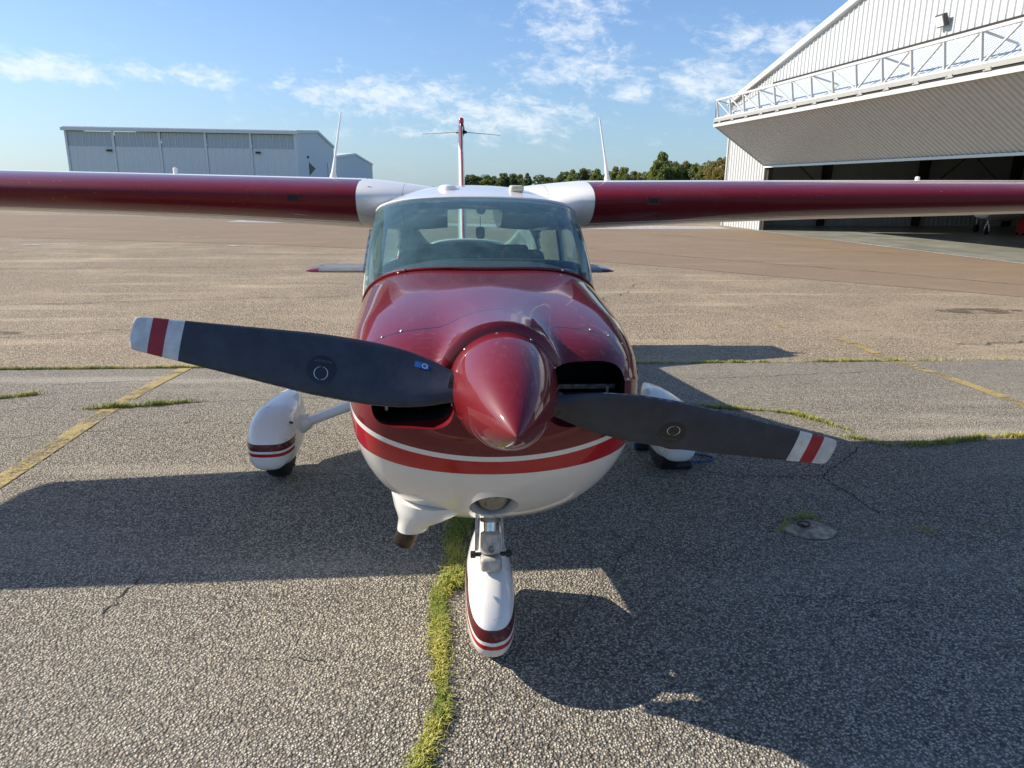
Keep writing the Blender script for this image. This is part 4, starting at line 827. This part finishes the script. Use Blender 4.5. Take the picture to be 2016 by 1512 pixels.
# horizontal truss standing off the upper leaf
tru = empty('stiffening_truss', (0, 0, 0), 0, hg); ud = Vector((0, OUT - .05, HZ - .06 - ZF - .10)).normalized(); un = Vector((0, -ud.z, ud.y))
if un.z < 0: un = -un
cb = Vector((0, -OUT, ZF + .20)); ct = Vector((0, -OUT, ZF + .1)) + ud * .35 + un * .84
def lx(p, s): return (s, p.y, p.z)
MB().bar(lx(cb, DX0), lx(cb, DX1), .08, .08).ob('chord', M['htrim'], tru); MB().bar(lx(ct, DX0 + .35), lx(ct, DX1 - .35), .085, .085).ob('chord', M['htrim'], tru)
NB = 15; bay = (DX1 - DX0 - .7) / NB
for i in range(NB + 1):
    s = DX0 + .35 + i * bay; MB().bar(lx(cb, s), lx(ct, s), .07, .07).ob('post', M['htrim'], tru); pb = Vector((0, -OUT, ZF + .1)) + ud * 1.15 + un * .03
    if i % 3 == 0: MB().bar(lx(ct, s), lx(pb, s), .05, .05).ob('back_stay', M['htrim'], tru)
    if i < NB:
        a, b = (s, s + bay) if i < NB / 2 else (s + bay, s)
        MB().bar(lx(ct, a), lx(cb, b), .05, .05).ob('diagonal', M['htrim'], tru)
for s, e in ((DX0, DX0 + .35), (DX1, DX1 - .35)): MB().bar(lx(cb, s), lx(ct, e), .06, .06).ob('diagonal', M['htrim'], tru)
for i in range(NB):
    s = DX0 + .7 + i * bay; hp = empty('hinge', (s, -OUT - .07, ZF), 0, hg)
    MB().box((0, 0, .05), (.16, .03, .06)).ob('hinge_plate', M['frame'], hp); MB().tube([(-.14, -.015, .0), (.14, -.015, .0)], .025, 8).ob('hinge_pin', M['frame'], hp)
# flood lamp on the gable
fl = empty('flood_lamp', (11.2, -.10, 7.36), 0, hg); bevel(MB().box((0, -.10, 0), (.42, .16, .40), Matrix.Rotation(R(20), 3, 'X')).ob('housing', M['lamp'], fl), .03, 2); MB().box((0, -.19, -.035), (.34, .03, .32), Matrix.Rotation(R(20), 3, 'X')).ob('lens', M['lamp_glass'], fl)
MB().box((0, -.02, 0), (.10, .10, .10)).ob('bracket', M['lamp'], fl)
hf = pyd('hangar_floor', [(0, 0, 0)], [], M['conc'], None, 0); bpy.data.objects.remove(hf)
def hw(s, y, z): return hg.matrix_basis @ Vector((s, y, z))
hf = pyd('hangar_floor', [hw(-4.3, .12, .012), hw(-.1, .12, .012), hw(-.1, -.35, .012), hw(DX1 + .3, -.35, .012), hw(DX1 + .3, .12, .012), hw(25, .12, .012), hw(25, DEP, .012), hw(-4.3, DEP, .012)], [tuple(range(8))], M['conc'], None, 0); tag(hf, 'smooth concrete floor of the open hangar', 'floor', kind='structure')
hs = pyd('threshold_edge', [hw(-.1, -.55, .010), hw(DX1 + .3, -.55, .010), hw(DX1 + .3, -.352, .010), hw(-.1, -.352, .010)], [(0, 1, 2, 3)], M['gravel'], None, 0); tag(hs, 'pale edge strip along the hangar floor', 'edge strip', kind='structure')

# things inside the hangar: a parked low-wing airplane on its gear, red cart, blue bin
pa = empty('parked_airplane', (25.2, 31.2, -.185), R(-60)); tag(pa, 'white low-wing airplane inside the hangar, its forked nose wheel showing', 'airplane')
def lofty(name, secs, mat, par): return MB().rings([[(w * sgnpow(math.cos(2 * math.pi * k / 24), .85), y, zc + h * sgnpow(math.sin(2 * math.pi * k / 24), .85)) for k in range(24)] for y, w, h, zc in secs]).ob(name, mat, par, 40)
lofty('fuselage', [(-1.0, .15, .15, 1.05), (-.9, .36, .28, 1.05), (-.3, .5, .38, 1.02), (.6, .56, .42, 1.05), (1.6, .58, .50, 1.10), (2.8, .46, .42, 1.12), (4.5, .22, .22, 1.15), (5.8, .06, .08, 1.18)], M['white'], pa)
lofty('spinner', [(-1.35, .01, .01, 1.05), (-1.2, .09, .09, 1.05), (-1.0, .14, .14, 1.05)], M['white'], pa)
MB().add([(-4.6, 1.3, 1.0), (4.6, 1.3, 1.0), (4.6, 2.4, 1.0), (.6, 2.7, .78), (-.6, 2.7, .78), (-4.6, 2.4, 1.0), (-.6, 1.1, .75), (.6, 1.1, .75)], [(0, 5, 4, 6), (6, 4, 3, 7), (7, 3, 2, 1)]).ob('wing', M['white'], pa, 0)
MB().tube([(0, -.1, .75), (0, -.12, .50)], .05, 12).ob('nose_strut', M['white'], pa)
MB().tube([(-.09, -.12, .16), (-.095, -.12, .34), (-.06, -.12, .46), (0, -.12, .5), (.06, -.12, .46), (.095, -.12, .34), (.09, -.12, .16)], .028, 10).ob('fork', M['white'], pa)
t_ = MB().rings(lathe([(-.05, .08), (-.05, .14), (-.03, .16), (.03, .16), (.05, .14), (.05, .08)], 30)).ob('nose_wheel', M['rubber'], pa, 40); t_.rotation_euler = (0, 0, R(90)); t_.location = (0, -.12, .16)
for s in (-1, 1):
    MB().tube([(s * 1.3, 1.8, .85), (s * 1.3, 1.8, .25)], .05, 10).ob('main_strut', M['steel'], pa); t_ = MB().rings(lathe([(-.07, .1), (-.07, .17), (-.04, .19), (.04, .19), (.07, .17), (.07, .1)], 30)).ob('main_wheel', M['rubber'], pa, 40); t_.rotation_euler = (0, 0, R(90)); t_.location = (s * 1.3, 1.8, .19)
rc = empty('tool_cart', (26.9, 30.9, -.185)); tag(rc, 'red cart on the hangar floor at the right picture edge', 'cart'); RM = maroon_paint('cart_red', (.45, .03, .035))
bevel(MB().box((0, 0, .42), (.7, .5, .62)).ob('body', RM, rc), .05, 2); MB().box((0, 0, .75), (.74, .54, .03)).ob('top_tray', M['steel'], rc); MB().tube([(-.4, -.2, .70), (-.46, -.2, .85), (-.46, .2, .85), (-.4, .2, .70)], .014, 8).ob('handle', M['chrome'], rc)
for sx in (-.27, .27):
    for sy in (-.18, .18): MB().tube([(sx - .02, sy, .055), (sx + .02, sy, .055)], .055, 14).ob('caster', M['rubber'], rc)
bb = empty('storage_bin', (15.75, 36.6, -.185)); tag(bb, 'small dark blue bin by the hangar corner', 'bin'); BM_ = mottled('bin_blue', (.02, .06, .18), .5)
MB().rings([[(q * sx, q * .8 * sy, z) for sx, sy in ((-1, -1), (1, -1), (1, 1), (-1, 1))] for q, z in ((.24, 0), (.30, .42), (.32, .42), (.32, .46))]).ob('tub', BM_, bb, 20); MB().box((0, 0, .475), (.66, .54, .03)).ob('lid', BM_, bb)

# ------------------------------------------------------------------ left hangar and the building behind it
lh = empty('grey_hangar', (-48.75, 99.75, -.3), R(1.6)); tag(lh, 'long grey metal hangar beyond the left wing with a band of translucent panels', 'hangar')
LL, LE_, LD, LP = 28.4, 8.7, 40.0, 10.05
fwl = empty('front_wall', (0, 0, 0), 0, lh); NBY = 5; bw = LL / NBY
for i in range(NBY):
    x0, x1 = i * bw + .16, (i + 1) * bw - .16; k = 6; pw = (x1 - x0) / k
    for q in range(k):
        a, b = x0 + q * pw, x0 + (q + 1) * pw
        rib_panel('wall_panel', a + .004, b - .004, lambda a_: 0.0, lambda a_: 6.55, 0, M['grey_sheet'], fwl, .305, .04)
        rib_panel('light_panel', a + .03, b - .03, lambda a_: 6.56, lambda a_: 8.35, .01, M['skylight'], fwl, .305, .03)
        MB().box((b, -.03, 7.45), (.07, .05, 1.8)).ob('panel_strip', M['grey_trim'], fwl)
    MB().box((x0 - .16, -.05, 4.2), (.26, .16, 8.5)).ob('bay_post', M['grey_trim'], lh)
MB().box((LL - .02, -.05, 4.2), (.34, .16, 8.5)).ob('bay_post', M['grey_trim'], lh)
MB().box((LL / 2, -.25, LE_ - .1), (LL + .7, .6, .38)).ob('eave_trim', M['grey_trim'], lh)
# gable end wall, ribbed in sheets
def grake(y): return LE_ + (LP - LE_) * (1 - abs(y - LD / 2) / (LD / 2))
y = 0
while y < LD - .01:
    y1 = min(y + .925, LD); o = rib_panel('gable_panel', y + .004, y1 - .004, lambda a: 0.0, grake, 0, M['grey_sheet'], lh, .305, .035); o.rotation_euler = (0, 0, R(90)); o.location = (LL, 0, 0); y = y1
for a, b in ((0, LD / 2), (LD / 2, LD)):
    MB().bar((LL + .1, a, grake(a) + .05), (LL + .1, b, grake(b) + .05), .3, .28).ob('rake_trim', M['grey_trim'], lh)
    MB().add([(-.3, a, grake(a) + .12), (LL + .25, a, grake(a) + .12), (LL + .25, b, grake(b) + .12), (-.3, b, grake(b) + .12), (-.3, a, grake(a) + .24), (LL + .25, a, grake(a) + .24), (LL + .25, b, grake(b) + .24), (-.3, b, grake(b) + .24)], [(0, 1, 2, 3), (4, 5, 6, 7), (0, 1, 5, 4), (1, 2, 6, 5), (2, 3, 7, 6), (3, 0, 4, 7)]).ob('roof', M['roof'], lh, 0)
MB().box((0, LD / 2, LE_ / 2), (.1, LD, LE_)).ob('side_wall', M['grey_sheet'], lh); MB().box((LL / 2, LD, LE_ / 2), (LL, .1, LE_)).ob('back_wall', M['grey_sheet'], lh)
for s in (5.1, 23.6):
    lp = empty('wall_lamp', (s, -.06, 6.05), 0, lh); bevel(MB().box((0, -.16, 0), (.62, .34, .24)).ob('housing', M['lamp'], lp), .04, 2); MB().box((0, -.16, -.13), (.5, .26, .03)).ob('lens', M['lamp_glass'], lp)
# pulled-away flashing and lamp on the gable
MB().add([(LL + .06, 10.0, 5.2), (LL + .06, 10.0, 3.4), (LL + .5, 13.0, 4.4), (LL + .10, 10.0, 5.2), (LL + .10, 10.0, 3.4), (LL + .54, 13.0, 4.4)], [(0, 1, 2), (5, 4, 3), (0, 3, 4, 1), (1, 4, 5, 2), (2, 5, 3, 0)]).ob('vent_hood', M['lamp'], lh, 0)
MB().box((LL + .15, 9.0, 5.9), (.2, .5, .3)).ob('gable_lamp', M['lamp'], lh)
MB().box((LL + .12, 31.0, 4.5), (.15, 1.6, 2.4)).ob('louvre', M['skylight'], lh)
sh = empty('small_grey_building', (-24.5, 158.4, -.3), math.atan2(44, 2.5)); tag(sh, 'smaller grey metal building partly hidden behind the grey hangar', 'building')
# local x runs away along its gable end, local y to the left
GW, GH, GP, GD = 52.0, 7.6, 9.3, 24.0
def sr(a): return GH + (GP - GH) * (1 - abs(a - GW / 2) / (GW / 2))
x = 0
while x < GW - .01:
    x1 = min(x + 2.0, GW); rib_panel('gable_panel', x + .01, x1 - .01, lambda a: 0.0, sr, 0, M['grey_sheet'], sh, .5, .05); x = x1
for a, b in ((0, GW / 2), (GW / 2, GW)):
    MB().bar((a, -.1, sr(a)), (b, -.1, sr(b)), .3, .35).ob('rake_trim', M['grey_trim'], sh)
    MB().add([(a, -.2, sr(a) + .1), (b, -.2, sr(b) + .1), (b, GD, sr(b) + .1), (a, GD, sr(a) + .1), (a, -.2, sr(a) + .25), (b, -.2, sr(b) + .25), (b, GD, sr(b) + .25), (a, GD, sr(a) + .25)], [(0, 1, 2, 3), (4, 5, 6, 7), (0, 1, 5, 4), (1, 2, 6, 5), (2, 3, 7, 6), (3, 0, 4, 7)]).ob('roof', M['roof'], sh, 0)
y = 0
while y < GD - .01:
    o = rib_panel('wall_panel', 0, 1.98, lambda a: 0.0, lambda a: GH, 0, M['grey_sheet'], sh, .5, .05, 1); o.rotation_euler = (0, 0, R(90)); o.location = (0, y, 0); y += 2.0
MB().box((-.05, .05, GH / 2), (.35, .35, GH)).ob('corner_trim', M['grey_trim'], sh); MB().box((-.1, GD / 2, GH + .05), (.4, GD, .4)).ob('eave_trim', M['grey_trim'], sh)
MB().box((38, -.12, 1.8), (8, .2, 3.8)).ob('door', M['lamp'], sh)

# ------------------------------------------------------------------ trees on the horizon
def crown_mesh(seed, kind, nl=6500):
    r_ = random.Random(seed); v = []; f = []; clumps = []
    nclump = 44
    for _ in range(nclump):
        z = r_.uniform(.08, .95); rad = (.46 * math.sin(math.pi * min(1, (z - .05) * .95)) ** .6) if kind == 0 else .44 * (1 - z) ** .55 + .05
        a = r_.random() * 6.283; q = rad * math.sqrt(r_.uniform(.15, 1.0)); clumps.append((q * math.cos(a), q * math.sin(a), z, r_.uniform(.09, .17)))
    for _ in range(nl):
        cx, cy, cz, cr_ = r_.choice(clumps); d = Vector((r_.gauss(0, 1), r_.gauss(0, 1), r_.gauss(0, 1))).normalized() * cr_ * r_.uniform(.45, 1.05) ** .5; p = Vector((cx, cy, cz)) + Vector((d.x, d.y, d.z * .8))
        if p.z < .03: continue
        q = Quaternion((r_.gauss(0, 1), r_.gauss(0, 1), r_.gauss(0, 1), r_.gauss(0, 1))).normalized(); s = r_.uniform(.014, .030); n = len(v)
        for a, b in ((-1, -.6), (1, -.7), (.8, .7), (-.9, .6)): v.append(p + q @ Vector((a * s, b * s, 0)))
        f.append((n, n + 1, n + 2, n + 3))
    me = bpy.data.meshes.new('crown'); me.from_pydata([tuple(p) for p in v], [], f); me.update(); return me
def trunk_mesh(seed):
    r_ = random.Random(seed); mb = MB(); mb.tube([(0, 0, -.02), (.01, 0, .2), (-.01, .01, .45), (0, 0, .75)], [.03, .022, .014, .005], 8)
    for _ in range(6): a = r_.random() * 6.28; z = r_.uniform(.18, .5); mb.tube([(0, 0, z), (.12 * math.cos(a), .12 * math.sin(a), z + .1), (.26 * math.cos(a), .26 * math.sin(a), z + .22)], [.011, .008, .003], 5)
    o = mb.ob('trunk', M['bark']); me = o.data; bpy.data.objects.remove(o); return me
CR = [crown_mesh(10 + i, 0 if i % 3 else 1) for i in range(6)]; TR = [trunk_mesh(i) for i in range(3)]
def tree(px, py, h, w, kind, leafi, label):
    t = empty('tree', (px, py, -.3), rng.random() * 6.28); tag(t, label, 'tree', 'trees along the far edge of the airfield')
    me = CR[kind].copy(); me.materials.append(LEAVES[leafi]); c = mobj('crown', me, None, t); c.scale = (w / .9, w / .9, h)
    k = mobj('trunk', TR[kind % 3], None, t); k.scale = (h * .8, h * .8, h)
# x, y, height, crown width, crown shape, leaf: the row of trees along the far field edge
TL = [(8.7, 328.0, 6.87, 7.44, 2, 2), (12.8, 347.9, 6.49, 6.76, 5, 2), (16.0, 337.7, 7.1, 7.12, 3, 0), (20.6, 357.5, 6.69, 5.8, 0, 2), (22.9, 327.3, 7.48, 7.44, 0, 2), (27.2, 337.0, 7.45, 7.12, 4, 2), (31.5, 346.7, 7.4, 5.63, 1, 0), (32.5, 316.4, 7.43, 4.64, 0, 2), (38.3, 325.8, 6.97, 5.84, 4, 2), (45.5, 355.2, 6.46, 5.22, 1, 0), (51.3, 374.6, 6.48, 5.51, 2, 2), (40.7, 265.0, 7.28, 6.08, 2, 2), (42.7, 259.6, 7.75, 5.97, 0, 0), (44.6, 254.2, 8.02, 5.44, 4, 2), (47.3, 253.7, 7.87, 5.86, 2, 1), (49.1, 248.3, 7.78, 5.75, 0, 0), (52.8, 252.7, 7.22, 5.02, 4, 2), (51.7, 232.4, 8.14, 5.8, 0, 0), (53.4, 226.9, 7.88, 5.67, 0, 0), (57.3, 231.1, 6.9, 4.64, 0, 1), (58.2, 225.7, 6.5, 4.54, 2, 1), (49.9, 181.4, 6.96, 4.89, 2, 0), (49.2, 171.2, 9.69, 6.37, 0, 0), (52.6, 175.4, 8.2, 4.47, 2, 0), (56.2, 179.6, 7.75, 4.59, 2, 2), (59.6, 183.7, 8.29, 4.39, 1, 1), (60.0, 178.3, 7.76, 4.28, 5, 0), (60.2, 173.0, 7.99, 4.47, 4, 1), (60.3, 167.7, 8.07, 4.35, 2, 3), (58.5, 157.7, 8.29, 4.65, 0, 3), (60.3, 157.0, 8.08, 4.38, 0, 1), (64.1, 160.9, 8.36, 4.51, 2, 1)]
words = ['farthest-left tree of the row, touching the fin', 'small round tree just right of the fin', 'low tree, third to the right of the fin', 'low dark tree, fourth right of the fin', 'tallest of the low dark trees right of the fin', 'dark tree, sixth right of the fin', 'slim tree ending the first dark clump', 'lone dark tree with sky on both sides', 'second lone dark tree, wider and lower', 'tiny tree right of the two lone trees', 'tiny dark tree before the gap in the row',
         'first tree of the middle grove right of the gap', 'second tree of the middle grove', 'third and tallest tree of the middle grove', 'olive tree in the heart of the middle grove', 'fifth tree of the middle grove', 'low dark tree left of the right whip antenna', 'green tree just right of the right whip antenna', 'second green tree right of the whip antenna', 'low olive tree in the dip of the tree line', 'second low olive tree in the dip',
         'tree at the left foot of the tallest tree', 'tallest pointed green tree of the tree line', 'green tree at the right shoulder of the tallest tree', 'dark green tree, second right of the tallest', 'olive tree, third right of the tallest', 'green tree, fourth right of the tallest', 'olive tree, fifth right of the tallest', 'yellowing tree, third from the hangar wall', 'yellowing tree, second from the hangar wall', 'olive tree touching the hangar wall', 'olive tree mostly hidden behind the hangar wall']
for (tx, ty_, th_, tw, tk, li), wd in zip(TL, words): tree(tx, ty_, th_, tw, tk, li, wd)
